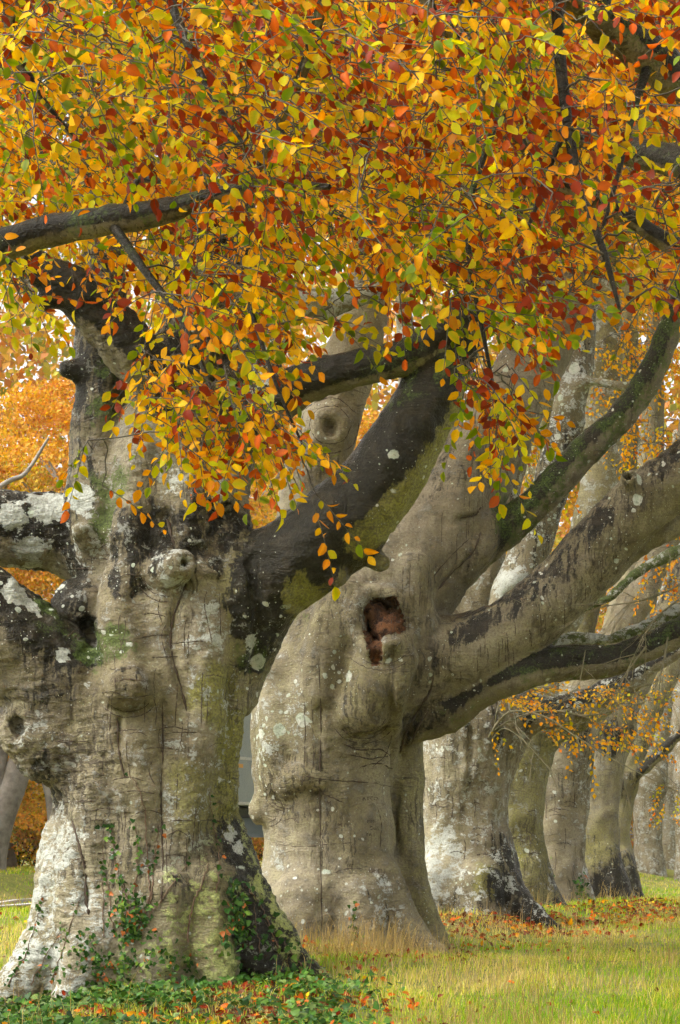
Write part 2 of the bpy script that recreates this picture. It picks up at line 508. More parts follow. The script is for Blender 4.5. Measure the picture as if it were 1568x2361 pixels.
class Tree:
    def __init__(s, D, k=14.0, **defaults):
        s.D, s.k = D, k
        s.limbs, s.subs, s.patches = [], [], []
        s.defaults = dict(wet=0.0, thr=-2.0, moss=0.0, lichen=0.25, algae=0.1, pale=0.1, rugged=0.05, sulphur=0.0)
        s.defaults.update(defaults)
    def _mk(s, pts, n):
        pts = np.asarray(pts, dtype=float)
        w = np.array([W(u, v, s.D + dz) for u, v, dz, r in pts])
        r = np.array([r * (s.D + dz) / F for u, v, dz, r in pts])
        q = catmull(np.column_stack([w, r]), n)
        return q[:, :3], np.maximum(q[:, 3], 0.004)
    def add(s, part, pts, n=4, **at):
        p, r = s._mk(pts, n)
        a = dict(s.defaults); a.update(at)
        s.limbs.append(dict(part=part, p=p, r=r, at=a))
        return s.limbs[-1]
    def addw(s, part, p, r, **at):
        a = dict(s.defaults); a.update(at)
        s.limbs.append(dict(part=part, p=np.asarray(p, float), r=np.asarray(r, float), at=a))
        return s.limbs[-1]
    def sdf(s, Pt):
        S = np.zeros(len(Pt))
        for L in s.limbs:
            if L.get('late'): continue
            d = np.full(len(Pt), 9.0)
            for i in range(len(L['p']) - 1):
                d = np.minimum(d, seg_d(Pt[:, 0], Pt[:, 1], Pt[:, 2], L['p'][i], L['p'][i + 1], L['r'][i], L['r'][i + 1]))
            S += np.exp(-s.k * np.clip(d, -1.5, 9))
        return -np.log(S + 1e-30) / s.k
    def snap(s, u, v, back=0.0):
        ds = np.arange(s.D - 2.2, s.D + 2.2, 0.015)
        Pt = np.array([W(u, v, d) for d in ds])
        f = s.sdf(Pt)
        i = int(np.argmax(f < 0)) if (f < 0).any() else int(np.argmin(f))
        return W(u, v, ds[i] + back)
    def cord(s, uv, r, sink=0.6, part='trunk', **at):
        """a ridge of bark lying on the surface along the points uv; r in picture units"""
        P, R = [], []
        for i, (u, v) in enumerate(uv):
            rr = (r[i] if isinstance(r, (list, tuple)) else r) * s.D / F
            P.append(s.snap(u, v, rr * sink)); R.append(rr)
        q = catmull(np.column_stack([P, R]), 4)
        return s.addw(part, q[:, :3], q[:, 3], **at)
    def groove(s, uv, r, sink=0.0, mat=None, part='trunk', k=40.0):
        P, R = [], []
        for i, (u, v) in enumerate(uv):
            rr = (r[i] if isinstance(r, (list, tuple)) else r) * s.D / F
            P.append(s.snap(u, v, rr * sink)); R.append(rr)
        q = catmull(np.column_stack([P, R]), 4) if len(P) > 1 else np.column_stack([[P[0], P[0] + [0, 0.001, 0]], [R[0], R[0]]])
        s.subs.append(dict(p=q[:, :3], r=q[:, 3], part=part, mat=mat, k=k))
    def stub(s, u, v, dirv, length, r, hole=0.0, part='branch_stub', **at):
        d = np.array(dirv, float); d /= np.linalg.norm(d)
        rr = r * s.D / F; ln = length * s.D / F
        p = s.snap(u, v)
        s.addw(part, [p - d * rr * 1.3, p + d * ln * 0.5, p + d * ln], [rr * 1.25, rr * 1.02, rr * 0.86], **at)
        if hole:
            s.subs.append(dict(p=np.array([p + d * ln * 0.25, p + d * (ln + rr * 1.4)]), r=np.array([rr * hole * 0.7, rr * hole]), part='hollow', mat=None, k=60.0))
    def patch(s, u, v, r, back=0.05, **at):
        s.patches.append((s.snap(u, v, back), r * s.D / F, at))
    def build(s, h, label, base_uv, name='beech_tree', disp=1.0, group=None, seed=0, zmax=None, splits=True, partlabels=None):
        allp = np.vstack([L['p'] for L in s.limbs]); allr = np.concatenate([L['r'] for L in s.limbs])
        mg = 3.5 / s.k + 2 * h
        lo = (allp - allr[:, None]).min(0) - mg; hi = (allp + allr[:, None]).max(0) + mg
        lo[2] = max(lo[2], -0.9)
        n = np.ceil((hi - lo) / h).astype(int) + 2
        ax = [(lo[i] + np.arange(n[i]) * h).astype(np.float32) for i in range(3)]
        S = np.zeros(n, dtype=np.float32)
        def rngs(pmin, pmax):
            return [slice(max(0, int((pmin[i] - lo[i]) / h)), max(1, min(n[i], int((pmax[i] - lo[i]) / h) + 2))) for i in range(3)]
        for L in s.limbs:
            if L.get('late'): continue
            p, r = L['p'], L['r']
            bx = rngs((p - r[:, None]).min(0) - mg, (p + r[:, None]).max(0) + mg)
            dl = np.full(tuple(b.stop - b.start for b in bx), 3.0, dtype=np.float32)
            if min(dl.shape) <= 0: continue
            for i in range(len(p) - 1):
                rm = max(r[i], r[i + 1]) + mg
                q = rngs(np.minimum(p[i], p[i + 1]) - rm, np.maximum(p[i], p[i + 1]) + rm)
                q = [slice(max(q[j].start, bx[j].start), min(q[j].stop, bx[j].stop)) for j in range(3)]
                if any(q[j].stop <= q[j].start for j in range(3)): continue
                sub = tuple(slice(q[j].start - bx[j].start, q[j].stop - bx[j].start) for j in range(3))
                d = seg_d(ax[0][q[0]][:, None, None], ax[1][q[1]][None, :, None], ax[2][q[2]][None, None, :],
                          p[i].astype(np.float32), p[i + 1].astype(np.float32), np.float32(r[i]), np.float32(r[i + 1]))
                np.minimum(dl[sub], d, out=dl[sub])
            S[tuple(bx)] += np.exp(-s.k * dl)
        d = (-np.log(S + 1e-20) / s.k).astype(np.float32)
        for G in s.subs:
            p, r = G['p'], G['r']
            q = rngs((p - r[:, None]).min(0) - 0.2, (p + r[:, None]).max(0) + 0.2)
            dl = np.full(tuple(b.stop - b.start for b in q), 3.0, dtype=np.float32)
            for i in range(len(p) - 1):
                dl = np.minimum(dl, seg_d(ax[0][q[0]][:, None, None], ax[1][q[1]][None, :, None], ax[2][q[2]][None, None, :], p[i], p[i + 1], r[i], r[i + 1]))
            cur = d[tuple(q)]
            kk = G['k']
            hm = np.clip(0.5 + 0.5 * (-dl - cur) * kk * 0.25, 0, 1)
            d[tuple(q)] = cur * (1 - hm) + (-dl) * hm + hm * (1 - hm) * 4 / kk * 0.5
        for L in s.limbs:
            if not L.get('late'): continue
            p, r = L['p'], L['r']
            q = rngs((p - r[:, None]).min(0) - 0.15, (p + r[:, None]).max(0) + 0.15)
            for i in range(len(p) - 1):
                dl = seg_d(ax[0][q[0]][:, None, None], ax[1][q[1]][None, :, None], ax[2][q[2]][None, None, :], p[i], p[i + 1], r[i], r[i + 1])
                d[tuple(q)] = np.minimum(d[tuple(q)], dl)
        V, Q = surface_nets(d, lo, h)
        # normals, relief
        def vnormals(V):
            a = V[Q[:, 2]] - V[Q[:, 0]]; b = V[Q[:, 3]] - V[Q[:, 1]]
            fn = np.cross(a, b)
            N = np.zeros_like(V)
            for i in range(4): np.add.at(N, Q[:, i], fn)
            return N / (np.linalg.norm(N, axis=1)[:, None] + 1e-12)
        N = vnormals(V)
        # limb weights
        nl = len(s.limbs)
        Dm = np.full((len(V), nl), 2.0, dtype=np.float32)
        for j, L in enumerate(s.limbs):
            p, r = L['p'], L['r']
            rm = r.max() + 0.45
            m = np.where(((V > p.min(0) - rm) & (V < p.max(0) + rm)).all(1))[0]
            if len(m) == 0: continue
            best = np.full(len(m), 2.0)
            X = V[m]
            for i in range(len(p) - 1):
                best = np.minimum(best, seg_d(X[:, 0], X[:, 1], X[:, 2], p[i], p[i + 1], r[i], r[i + 1]))
            Dm[m, j] = best
        wts = np.exp(-9.0 * Dm); wts /= wts.sum(1)[:, None] + 1e-12
        at = {a: wts @ np.array([L['at'][a] for L in s.limbs]) for a in ATTR}
        thr = wts @ np.array([L['at']['thr'] for L in s.limbs])
        at['wet'] = at['wet'] * sstep(-0.28, 0.28, N[:, 2] - thr)
        for c, r, pa in s.patches:
            m = np.where(((V > c - 1.4 * r) & (V < c + 1.4 * r)).all(1))[0]
            if len(m) == 0: continue
            dd = np.linalg.norm(V[m] - c, axis=1) / r + fbm(V[m], 2.5 / max(r, 0.1), 4, 2) * 0.4
            w = sstep(1.0, 0.5, dd)
            for a, x in pa.items():
                at[a][m] = at[a][m] * (1 - w) + x * w
        at['lichen'] = at['lichen'] * np.clip(0.72 + 1.5 * fbm(V, 1.3, seed + 9, 2), 0.1, 1.5)
        rug = np.clip(at['rugged'], 0, 1)
        st = V * np.array([1.0, 1.0, 3.2])
        disp_ = (fbm(V, 1.6, seed + 1, 2) * 0.05 + fbm(V * [1, 1, 0.45], 4.2, seed + 2, 2) * 0.034 + fbm(V, 6.5, seed + 5, 2) * 0.016 + fbm(st, 7.0, seed + 3, 2) * (0.008 + 0.026 * rug) + fbm(V, 17, seed + 4, 2) * 0.026 * rug) * disp
        V = V + N * disp_[:, None]
        N = vnormals(V)
        at['big'] = fbm(V, 1.0, 31, 3); at['zone'] = fbm(V, 0.9, 37, 2); at['wz'] = fbm(V, 1.7, 41, 2)
        lab = Dm.argmin(1)
        parts = [L['part'] for L in s.limbs]
        # one object per named part; a list index keeps alike parts apart
        keys = []
        for j, L in enumerate(s.limbs):
            keys.append(('trunk', 0) if L['part'] == 'trunk' else (L['part'], j))
        uk = list(dict.fromkeys(keys))
        kid = np.array([uk.index(k) for k in keys])
        vl = kid[lab]
        # hollows
        hol = [G for G in s.subs if G['part'] != 'trunk']
        for gi, G in enumerate(hol):
            p, r = G['p'], G['r']
            best = np.full(len(V), 9.0)
            for i in range(len(p) - 1):
                best = np.minimum(best, seg_d(V[:, 0], V[:, 1], V[:, 2], p[i], p[i + 1], r[i], r[i + 1]))
            uk.append((G['part'], 1000 + gi))
            inside = best < 0.014
            vl[inside] = len(uk) - 1
            if G['mat']: V[inside] += N[inside] * (fbm(V[inside], 11, 3, 3) * 0.05 + fbm(V[inside] * [1, 1, 3], 22, 5, 2) * 0.03)[:, None]
        for j, L in enumerate(s.limbs):
            if L.get('late'):
                m = np.abs(Dm[:, j]) < 0.03
                vl[m] = kid[j]
                V[m] += N[m] * (fbm(V[m] * [1, 1, 0.6], 12, 3, 3) * 0.08)[:, None]
        fl = vl[Q]
        flab = np.where(fl[:, 0] == fl[:, 2], fl[:, 0], np.where(fl[:, 1] == fl[:, 3], fl[:, 1], fl[:, 0]))
        base = W(base_uv[0], base_uv[1], s.D); base[2] = float(ground_z(base[0], base[1]))
        root = empty(name, base, label, 'tree', group)
        s.root, s.base = root, base
        for li, key in enumerate(uk):
            fm = Q[flab == li]
            if len(fm) < 6: 
                if len(fm): flab[flab == li] = 0
                continue
        for li, key in enumerate(uk):
            fm = Q[flab == li]
            if len(fm) == 0: continue
            vi, inv = np.unique(fm, return_inverse=True)
            me = mesh_np(key[0], V[vi] - base, quads=inv.reshape(-1, 4))
            for a in at: set_f(me, at[a][vi], a)
            me.normals_split_custom_set_from_vertices(N[vi].astype(np.float32).tolist())
            mat = BARK if key[0] != 'rotten_wood' else ROT
            if key[1] >= 1000 and hol[key[1] - 1000]['mat']: mat = hol[key[1] - 1000]['mat']
            o = link(key[0], me, root, mats=[mat])
            if partlabels and key[1] < 1000 and 'lab' in s.limbs[key[1]]['at']:
                o['label'] = s.limbs[key[1]]['at']['lab']
            elif key[1] < 1000 and key[0] != 'trunk' and 'lab' in s.limbs[key[1]]['at']:
                o['label'] = s.limbs[key[1]]['at']['lab']
        s.V, s.Q, s.N = V, Q, N
        s.bvh = BVHTree.FromPolygons(V.tolist(), Q.tolist())
        return root
    def cast(s, u, v):
        p = Vector(W(u, v, 1.0)); o = Vector((0, 0, H))
        dr = (p - o).normalized()
        hit = s.bvh.ray_cast(o + dr * 8, dr)
        return hit[0], hit[1]

# ------------------------------------------------------------------ leaf and twig builders
LT = dict(t=np.array([0, .2, .5, .8, .2, .5, .8, .2, .5, .8, 1.0]),
          s=np.array([0, 0, 0, 0, -.36, -.5, -.31, .36, .5, .31, 0]))
LQ = np.array([[1, 4, 5, 2], [2, 5, 6, 3], [1, 2, 8, 7], [2, 3, 9, 8]])
LTri = np.array([[0, 4, 1], [0, 1, 7], [3, 6, 10], [3, 10, 9]])
IVY_S = [0, 0, 0, 0, -.5, -.3, -.22, .5, .3, .22, 0]
def norm(a):
    return a / (np.linalg.norm(a, axis=-1, keepdims=True) + 1e-9)
def leaves_mesh(name, base, dr, nr, L, Wd, ca, cb, curl=0.15, fold=0.25, shape=None):
    n = len(base)
    dr = norm(dr); sd = norm(np.cross(nr, dr)); nr = np.cross(dr, sd)
    t = LT['t'][None, :]; s = (LT['s'] if shape is None else np.array(shape))[None, :]
    fo = (rng.normal(fold, 0.18, (n, 1)))
    cu = rng.normal(curl, 0.3, (n, 1))
    wob = 1 + rng.normal(0, 0.10, (n, 11))
    z = np.abs(s) * fo * Wd[:, None] - cu * L[:, None] * (t ** 2)
    V = base[:, None, :] + dr[:, None, :] * (t * L[:, None])[..., None] + sd[:, None, :] * (s * Wd[:, None] * wob)[..., None] + nr[:, None, :] * z[..., None]
    off = (np.arange(n) * 11)[:, None, None]
    me = mesh_np(name, V.reshape(-1, 3), quads=(LQ[None] + off).reshape(-1, 4), tris=(LTri[None] + off).reshape(-1, 3))
    e = np.clip(np.abs(s) * 1.7 + np.maximum(t - 0.75, 0) * 1.5 + rng.normal(0, 0.16, (n, 11)), 0, 1)[..., None]
    C = ca[:, None, :] * (1 - e) + cb[:, None, :] * e
    set_col(me, np.clip(C.reshape(-1, 3), 0, 1))
    return me
def flat_leaves(name, base, dr, nr, L, Wd, col, parent_col=None):
    """small far leaves: a folded diamond of two triangles"""
    n = len(base)
    dr = norm(dr); sd = norm(np.cross(nr, dr)); nr = np.cross(dr, sd)
    up = nr * (Wd * 0.18)[:, None]
    V = np.stack([base, base + dr * (L * .45)[:, None] + sd * (Wd * .5)[:, None] + up, base + dr * L[:, None], base + dr * (L * .5)[:, None] - sd * (Wd * .5)[:, None] + up], 1)
    off = (np.arange(n) * 4)[:, None]
    tr = np.concatenate([np.array([[0, 1, 2]]) + off, np.array([[0, 2, 3]]) + off])
    me = mesh_np(name, V.reshape(-1, 3), tris=tr, smooth=False)
    set_col(me, np.repeat(col, 4, axis=0))
    return me
def tubes_mesh(name, lines, sides=5):
    Vs, Qs, k = [], [], 0
    an = np.linspace(0, 2 * np.pi, sides, endpoint=False)
    for P, R in lines:
        P = np.asarray(P, float); R = np.asarray(R, float)
        T = np.gradient(P, axis=0); T = norm(T)
        ref = np.array([0.31, 0.92, 0.2]) if abs(T[0] @ np.array([0.31, 0.92, 0.2])) < 0.9 else np.array([1.0, 0, 0])
        A = norm(np.cross(T, ref)); B = np.cross(T, A)
        ring = P[:, None, :] + R[:, None, None] * (A[:, None, :] * np.cos(an)[None, :, None] + B[:, None, :] * np.sin(an)[None, :, None])
        m = len(P)
        Vs.append(ring.reshape(-1, 3))
        i = np.arange(m - 1)[:, None] * sides; j = np.arange(sides)[None, :]; j2 = (j + 1) % sides
        q = np.stack([i + j, i + j2, i + sides + j2, i + sides + j], -1).reshape(-1, 4) + k
        Qs.append(q)
        k += m * sides
    return mesh_np(name, np.vstack(Vs), quads=np.vstack(Qs))

PAL = dict(y=(0.84, 0.47, 0.004), g=(0.78, 0.33, 0.003), o=(0.62, 0.125, 0.004), r=(0.28, 0.032, 0.006), n=(0.13, 0.215, 0.004), l=(0.48, 0.46, 0.004), b=(0.16, 0.05, 0.014))
def palette(n, w):
    keys = list(w.keys()); pr = np.array([w[k] for k in keys], float); pr /= pr.sum()
    idx = rng.choice(len(keys), n, p=pr)
    c = np.array([PAL[k] for k in keys])[idx]
    return np.clip(c * rng.normal(1, 0.16, (n, 1)) * rng.normal(1, 0.06, (n, 3)), 0.003, 0.95), np.array(keys)[idx]

# ------------------------------------------------------------------ setting: ground and road
def axis_vals(lo, hi, c0, c1, fine, coarse):
    a = list(np.arange(c0, c1, fine)); x = c1; st = fine
    while x < hi:
        a.append(x); st = min(st * 1.25, coarse); x += st
    a.append(hi)
    x = c0; st = fine; b = []
    while x > lo:
        st = min(st * 1.25, coarse); x -= st; b.append(max(x, lo))
    return np.array(sorted(set(b + a)))
gx = axis_vals(-220, 220, -7, 9, 0.14, 12); gy = axis_vals(-60, 380, 14, 62, 0.2, 12)
GX, GY = np.meshgrid(gx, gy, indexing='ij')
GZ = ground_z(GX, GY)
nx, ny = GX.shape
ii = (np.arange(nx - 1)[:, None] * ny + np.arange(ny - 1)[None, :]).ravel()
me = mesh_np('ground', np.stack([GX, GY, GZ], -1).reshape(-1, 3), quads=np.stack([ii, ii + ny, ii + ny + 1, ii + 1], 1))
lit = np.zeros(nx * ny)
gxy = np.stack([GX.ravel(), GY.ravel()], 1)
for (cx, cy_, rr) in [(-2.0, 21.8, 3.0), (-0.2, 28.5, 1.9), (1.9, 34.6, 2.0), (3.3, 41, 2.2), (4.6, 47, 2.6), (6.2, 53, 2.6)]:
    lit = np.maximum(lit, sstep(1.0, 0.4, np.hypot(gxy[:, 0] - cx, gxy[:, 1] - cy_) / rr))
set_f(me, lit, 'litter')
tag(link('ground', me, mats=[GROUND]), kind='structure', label='grassy ground of the avenue')

ROADM = simple_material('asphalt', (0.075, 0.075, 0.078), 0.55, 6, (0.05, 0.05, 0.052), bump=0.01)
PAINT = simple_material('road_paint', (0.72, 0.72, 0.70), 0.6, 20, (0.55, 0.55, 0.53))
def strip(name, o0, o1, lift, mat, y0=8, y1=150, parent=None, st=1.0, nc=1):
    ys = np.arange(y0, y1, st)
    offs = np.linspace(o1, o0, nc + 1)
    m = len(ys)
    V = np.vstack([np.stack([row_x(ys) - o, ys, ground_z(row_x(ys) - o, ys) + lift], 1) for o in offs])
    i = (np.arange(nc)[:, None] * m + np.arange(m - 1)[None, :]).ravel()
    return link(name, mesh_np(name, V, quads=np.stack([i, i + m, i + m + 1, i + 1], 1)), parent, mats=[mat])
road = tag(strip('road', 8.0, 13.8, 0.05, ROADM, nc=16), kind='structure', label='asphalt road behind the tree row')
strip('edge_line', 8.25, 8.42, 0.056, PAINT, parent=road)
strip('edge_line', 13.4, 13.55, 0.056, PAINT, parent=road)

# ------------------------------------------------------------------ the nearest tree of the row
T1 = Tree(24.0, k=32, lichen=0.30, algae=0.25, pale=0.12, rugged=0.3)
T1.add('trunk', [(335, 2400, 0, 262), (335, 2280, 0, 250), (335, 2150, 0, 236), (338, 2000, 0, 212), (340, 1900, 0, 208), (330, 1780, 0, 217), (338, 1650, 0, 216), (378, 1520, 0, 194), (412, 1400, 0, 178), (402, 1280, .02, 164), (398, 1150, .05, 156), (400, 1050, .1, 146)])
T1.add('leader', [(265, 1340, .1, 84), (228, 1150, .05, 74), (222, 1000, .05, 60), (228, 880, .05, 58), (236, 780, .1, 60), (240, 640, .2, 54), (230, 480, .3, 45), (205, 300, .4, 38), (190, 60, .5, 28)], wet=0.55, thr=-0.1, lichen=0.4, moss=0.12, rugged=0.3)
T1.add('leader', [(400, 1150, 0, 128), (388, 1000, 0, 104), (400, 880, 0, 90), (440, 740, .1, 74), (450, 560, .2, 60), (430, 350, .3, 50), (420, 60, .4, 34)], wet=0.55, thr=-1.2, lichen=0.4, rugged=0.5)
T1.add('leader', [(478, 1150, -.05, 96), (515, 1040, 0, 76), (552, 900, .1, 60), (572, 760, .2, 50), (560, 600, .3, 42), (545, 350, .4, 32), (560, 60, .5, 22)], wet=0.5, thr=-1.2, rugged=0.6)
T1.add('branch', [(560, 1030, -.1, 38), (604, 900, -.25, 31), (640, 770, -.35, 27), (662, 692, -.4, 28), (740, 704, -.4, 28), (830, 680, -.3, 25), (930, 645, -.2, 22), (1050, 600, -.1, 16), (1150, 540, 0, 9)], lichen=0.95, pale=0.75, wet=0.35, thr=-0.3, algae=0.3)
T1.add('bough', [(545, 985, -.1, 62), (650, 915, -.3, 54), (730, 874, -.45, 46), (850, 845, -.6, 42), (960, 808, -.7, 40), (1060, 750, -.7, 36), (1150, 680, -.7, 30), (1250, 600, -.7, 24), (1350, 480, -.7, 14)], wet=1.0, thr=-0.75, lichen=0.5, moss=0.12, pale=0.0)
T1.add('bough', [(450, 980, -.2, 72), (380, 885, -.5, 64), (300, 800, -.75, 64), (230, 725, -.9, 58), (155, 660, -1.0, 48), (90, 625, -1.1, 40), (0, 580, -1.2, 32), (-120, 520, -1.2, 22)], wet=1.0, thr=-0.5, lichen=0.3, pale=0.0)
T1.add('branch_stub', [(140, 665, -1.0, 32), (112, 690, -1.05, 26), (92, 704, -1.05, 20)], wet=0.9)
T1.add('bough', [(330, 1330, .2, 108), (230, 1270, .3, 94), (140, 1228, .3, 88), (50, 1222, .2, 88), (-60, 1200, .1, 82), (-250, 1130, 0, 68), (-450, 1000, -.2, 48), (-560, 860, -.3, 30)], wet=0.8, thr=-0.5, lichen=0.85, pale=0.22, rugged=0.5)
T1.add('bough', [(330, 1610, -.1, 155), (200, 1622, -.25, 136), (100, 1548, -.35, 126), (0, 1462, -.45, 120), (-120, 1360, -.5, 112), (-300, 1220, -.6, 92), (-480, 1020, -.8, 66), (-600, 820, -.9, 36)], wet=0.66, thr=-0.1, lichen=0.6, pale=0.04, rugged=0.5)
T1.add('trunk', [(220, 1705, -.25, 132), (120, 1715, -.38, 96), (62, 1688, -.45, 72)], rugged=1.0, wet=0.3, thr=-2)
T1.add('bough', [(480, 1430, -.1, 140), (600, 1352, -.25, 112), (720, 1262, -.4, 104), (838, 1160, -.48, 97), (922, 1040, -.5, 88), (988, 920, -.5, 74), (1040, 820, -.5, 62), (1090, 720, -.5, 52), (1150, 580, -.4, 42), (1230, 400, -.3, 30)], wet=1.25, thr=-0.2, lichen=0.3, pale=0.0, algae=1.0, rugged=0.1, moss=0.0)
T1.add('trunk', [(520, 1580, -.15, 78), (560, 1500, -.2, 72), (620, 1405, -.3, 66)], wet=0.4, thr=-1, lichen=0.7, moss=0.25)
T1.add('burr', [(255, 1420, .15, 60), (180, 1400, -.12, 66)], wet=0.85, lichen=0.5, rugged=0.2)
# roots
T1.add('root', [(210, 1960, -.2, 118), (150, 2120, -.3, 86), (90, 2220, -.4, 64), (30, 2290, -.5, 46), (-40, 2345, -.55, 28), (-110, 2390, -.6, 14)], pale=0.8, lichen=0.5, rugged=0.6)
T1.add('root', [(260, 2050, -.55, 100), (222, 2180, -.72, 78), (185, 2270, -.9, 52), (140, 2325, -1, 32), (90, 2360, -1.05, 14)], pale=0.6, lichen=0.5, rugged=0.6)
T1.add('root', [(490, 1940, -.2, 84), (558, 2050, -.3, 60), (612, 2130, -.38, 46), (676, 2200, -.45, 34), (742, 2258, -.5, 22), (800, 2305, -.55, 10)], wet=0.7, thr=-1.2, sulphur=0.8, lichen=0.6, rugged=0.5)
T1.add('root', [(450, 1990, -.25, 120), (520, 2110, -.38, 98), (580, 2200, -.48, 72), (640, 2262, -.52, 46), (690, 2310, -.55, 22)], wet=1.1, lichen=0.2, sulphur=0.12, algae=0.0, rugged=0.6)
T1.add('root', [(470, 2060, -.6, 80), (488, 2180, -.8, 58), (510, 2270, -.95, 36), (540, 2320, -1, 16)], sulphur=0.9, rugged=0.5, algae=0.5)
T1.add('root', [(380, 2080, -.7, 92), (365, 2210, -.9, 66), (362, 2290, -1.02, 38)], moss=0.2, sulphur=0.4)
T1.add('root', [(420, 2050, .6, 120), (540, 2180, 1.0, 70), (640, 2260, 1.3, 30)])
T1.add('root', [(280, 2050, .6, 120), (160, 2170, 1.0, 70), (60, 2240, 1.3, 30)])
# bark cords and folds on the front
T1.cord([(318, 1290), (292, 1370), (284, 1450), (300, 1530), (330, 1600)], [60, 66, 62, 50, 40], 0.35, rugged=0.45)
T1.cord([(470, 1330), (478, 1430), (470, 1540), (455, 1660), (425, 1800), (400, 1950)], [46, 54, 56, 58, 56, 50], 0.62, pale=0.35, algae=0.15, rugged=0.3)
T1.cord([(545, 1330), (548, 1440), (535, 1560), (515, 1700), (512, 1850)], [34, 38, 38, 38, 36], 0.8, algae=0.7)
T1.cord([(235, 1800), (225, 1900), (200, 2010), (170, 2120)], [60, 66, 66, 50], 0.7, rugged=0.7)
T1.cord([(325, 1700), (318, 1850), (310, 2000), (305, 2120)], [56, 60, 60, 56], 0.75)
T1.cord([(300, 1240), (320, 1150), (330, 1050)], [46, 44, 40], 0.5, rugged=0.7)
T1.cord([(430, 1240), (440, 1150), (445, 1060), (440, 950)], [44, 44, 40, 34], 0.5, rugged=0.9)
T1.cord([(525, 1280), (530, 1190), (520, 1110)], [40, 44, 40], 0.5, rugged=0.9)
T1.groove([(430, 1348), (404, 1420), (396, 1490), (414, 1560), (432, 1630)], 9, 0.1)
T1.groove([(385, 1190), (398, 1250), (420, 1300)], [18, 14, 8], 0.2)
T1.groove([(275, 1660), (278, 1740), (290, 1790)], 7, 0.1)
T1.groove([(168, 1895), (182, 1950), (196, 2010), (200, 2075)], 6, 0.0)
T1.groove([(375, 1620), (374, 1760), (372, 1900), (374, 2040)], 2.6, 0.0)
T1.groove([(578, 1290), (590, 1380), (598, 1460), (588, 1540)], 12, 0.15)
T1.stub(296, 1588, (0, -1, -0.1), 14, 50, part='burr', rugged=0.4, wet=0.3)
T1.stub(380, 1322, (0.75, -1, 0.25), 62, 36, hole=0.42, rugged=0.3, pale=0.4)
T1.stub(208, 1246, (-0.5, -0.9, 0.35), 48, 25, part='burr', pale=0.5, lichen=0.5)
T1.stub(180, 858, (-0.95, -0.35, 0.1), 26, 23, part='burr', wet=0.8)
ring = [(50 + 34 * math.cos(a), 1682 + 40 * math.sin(a)) for a in np.linspace(0, 2 * math.pi, 11)]
T1.cord(ring, [11, 14, 9, 12, 15, 10, 9, 13, 11, 14, 11], 0.5, part='burr', pale=0.3, rugged=0.7)
T1.groove([(42, 1668), (50, 1684)], [17, 19], 0.55, part='hollow')
T1.groove([(205, 1452), (222, 1470)], [26, 26], 0.8, part='hollow')
T1.stub(862, 1288, (0.55, -0.6, -0.35), 32, 17, hole=0.4, algae=0.3)
T1.stub(775, 1330, (0.2, -1, -0.3), 6, 26, part='trunk', algae=0.4)
T1.stub(512, 1142, (0.1, -1, 0), 8, 34, part='burr', rugged=0.6)
# bark growth: where damp, moss and lichen sit
T1.patch(270, 1130, 85, moss=0.95); T1.patch(255, 1210, 70, moss=0.9); T1.patch(230, 950, 45, moss=0.7); T1.patch(245, 850, 40, moss=0.8)
T1.patch(225, 1490, 75, moss=0.95); T1.patch(270, 1480, 60, moss=0.8, lichen=0.8)
T1.patch(330, 1250, 130, wet=0.62, lichen=0.6); T1.patch(480, 1230, 130, wet=0.55, lichen=0.55, rugged=0.9); T1.patch(290, 1340, 70, wet=0.55, lichen=0.9)
T1.patch(200, 1480, 110, wet=0.7); T1.patch(110, 1430, 80, wet=0.75, moss=0.55, lichen=0.8); T1.patch(300, 1560, 55, wet=0.5)
T1.patch(590, 1420, 80, wet=0.75, lichen=0.5); T1.patch(580, 1510, 60, wet=0.75, moss=0.4, lichen=1.0); T1.patch(590, 1320, 60, wet=0.9)
T1.patch(100, 1800, 120, rugged=1.0, wet=0.5); T1.patch(180, 1780, 110, rugged=1.0, lichen=0.4)
T1.patch(470, 1450, 70, pale=0.55, algae=0.05)
T1.patch(530, 1700, 90, algae=1.0); T1.patch(530, 1850, 100, algae=0.95); T1.patch(460, 1850, 120, algae=0.55); T1.patch(500, 1600, 90, algae=0.8)
T1.patch(150, 1950, 80, pale=0.75, rugged=0.7); T1.patch(120, 2080, 90, pale=0.85, rugged=0.7); T1.patch(90, 2200, 80, pale=0.95, rugged=0.6); T1.patch(180, 2060, 60, pale=0.6)
T1.patch(535, 1950, 55, lichen=1.0); T1.patch(520, 1890, 40, lichen=0.9); T1.patch(555, 2010, 40, lichen=0.95)
T1.patch(455, 2110, 95, sulphur=1.0); T1.patch(480, 2200, 80, sulphur=1.0); T1.patch(420, 2180, 70, sulphur=0.7); T1.patch(290, 2230, 70, sulphur=0.7)
T1.patch(600, 2050, 55, sulphur=1.0); T1.patch(640, 2120, 50, sulphur=1.0); T1.patch(575, 2160, 75, wet=1.0, sulphur=0.1, algae=0)
T1.patch(420, 2060, 70, wet=0.45); T1.patch(540, 2060, 40, wet=0.7)
T1.patch(190, 1150, 42, pale=2.2, lichen=1.0); T1.patch(110, 1170, 62, pale=1.7, lichen=0.9); T1.patch(30, 1190, 48, pale=1.6); T1.patch(70, 1262, 42, pale=1.8, lichen=1.0); T1.patch(75, 1300, 26, pale=1.9); T1.patch(60, 1330, 70, wet=0.8, rugged=0.9)
T1.patch(30, 1372, 42, pale=1.7); T1.patch(140, 1515, 22, pale=2.6); T1.patch(200, 1580, 18, pale=2.6); T1.patch(70, 1400, 28, pale=2.0); T1.patch(800, 1222, 14, pale=2.6); T1.patch(390, 1330, 22, pale=1.6); T1.patch(575, 1480, 26, pale=1.5); T1.patch(528, 1930, 30, pale=1.4); T1.patch(545, 1960, 26, pale=1.5); T1.patch(500, 1800, 16, pale=1.8)
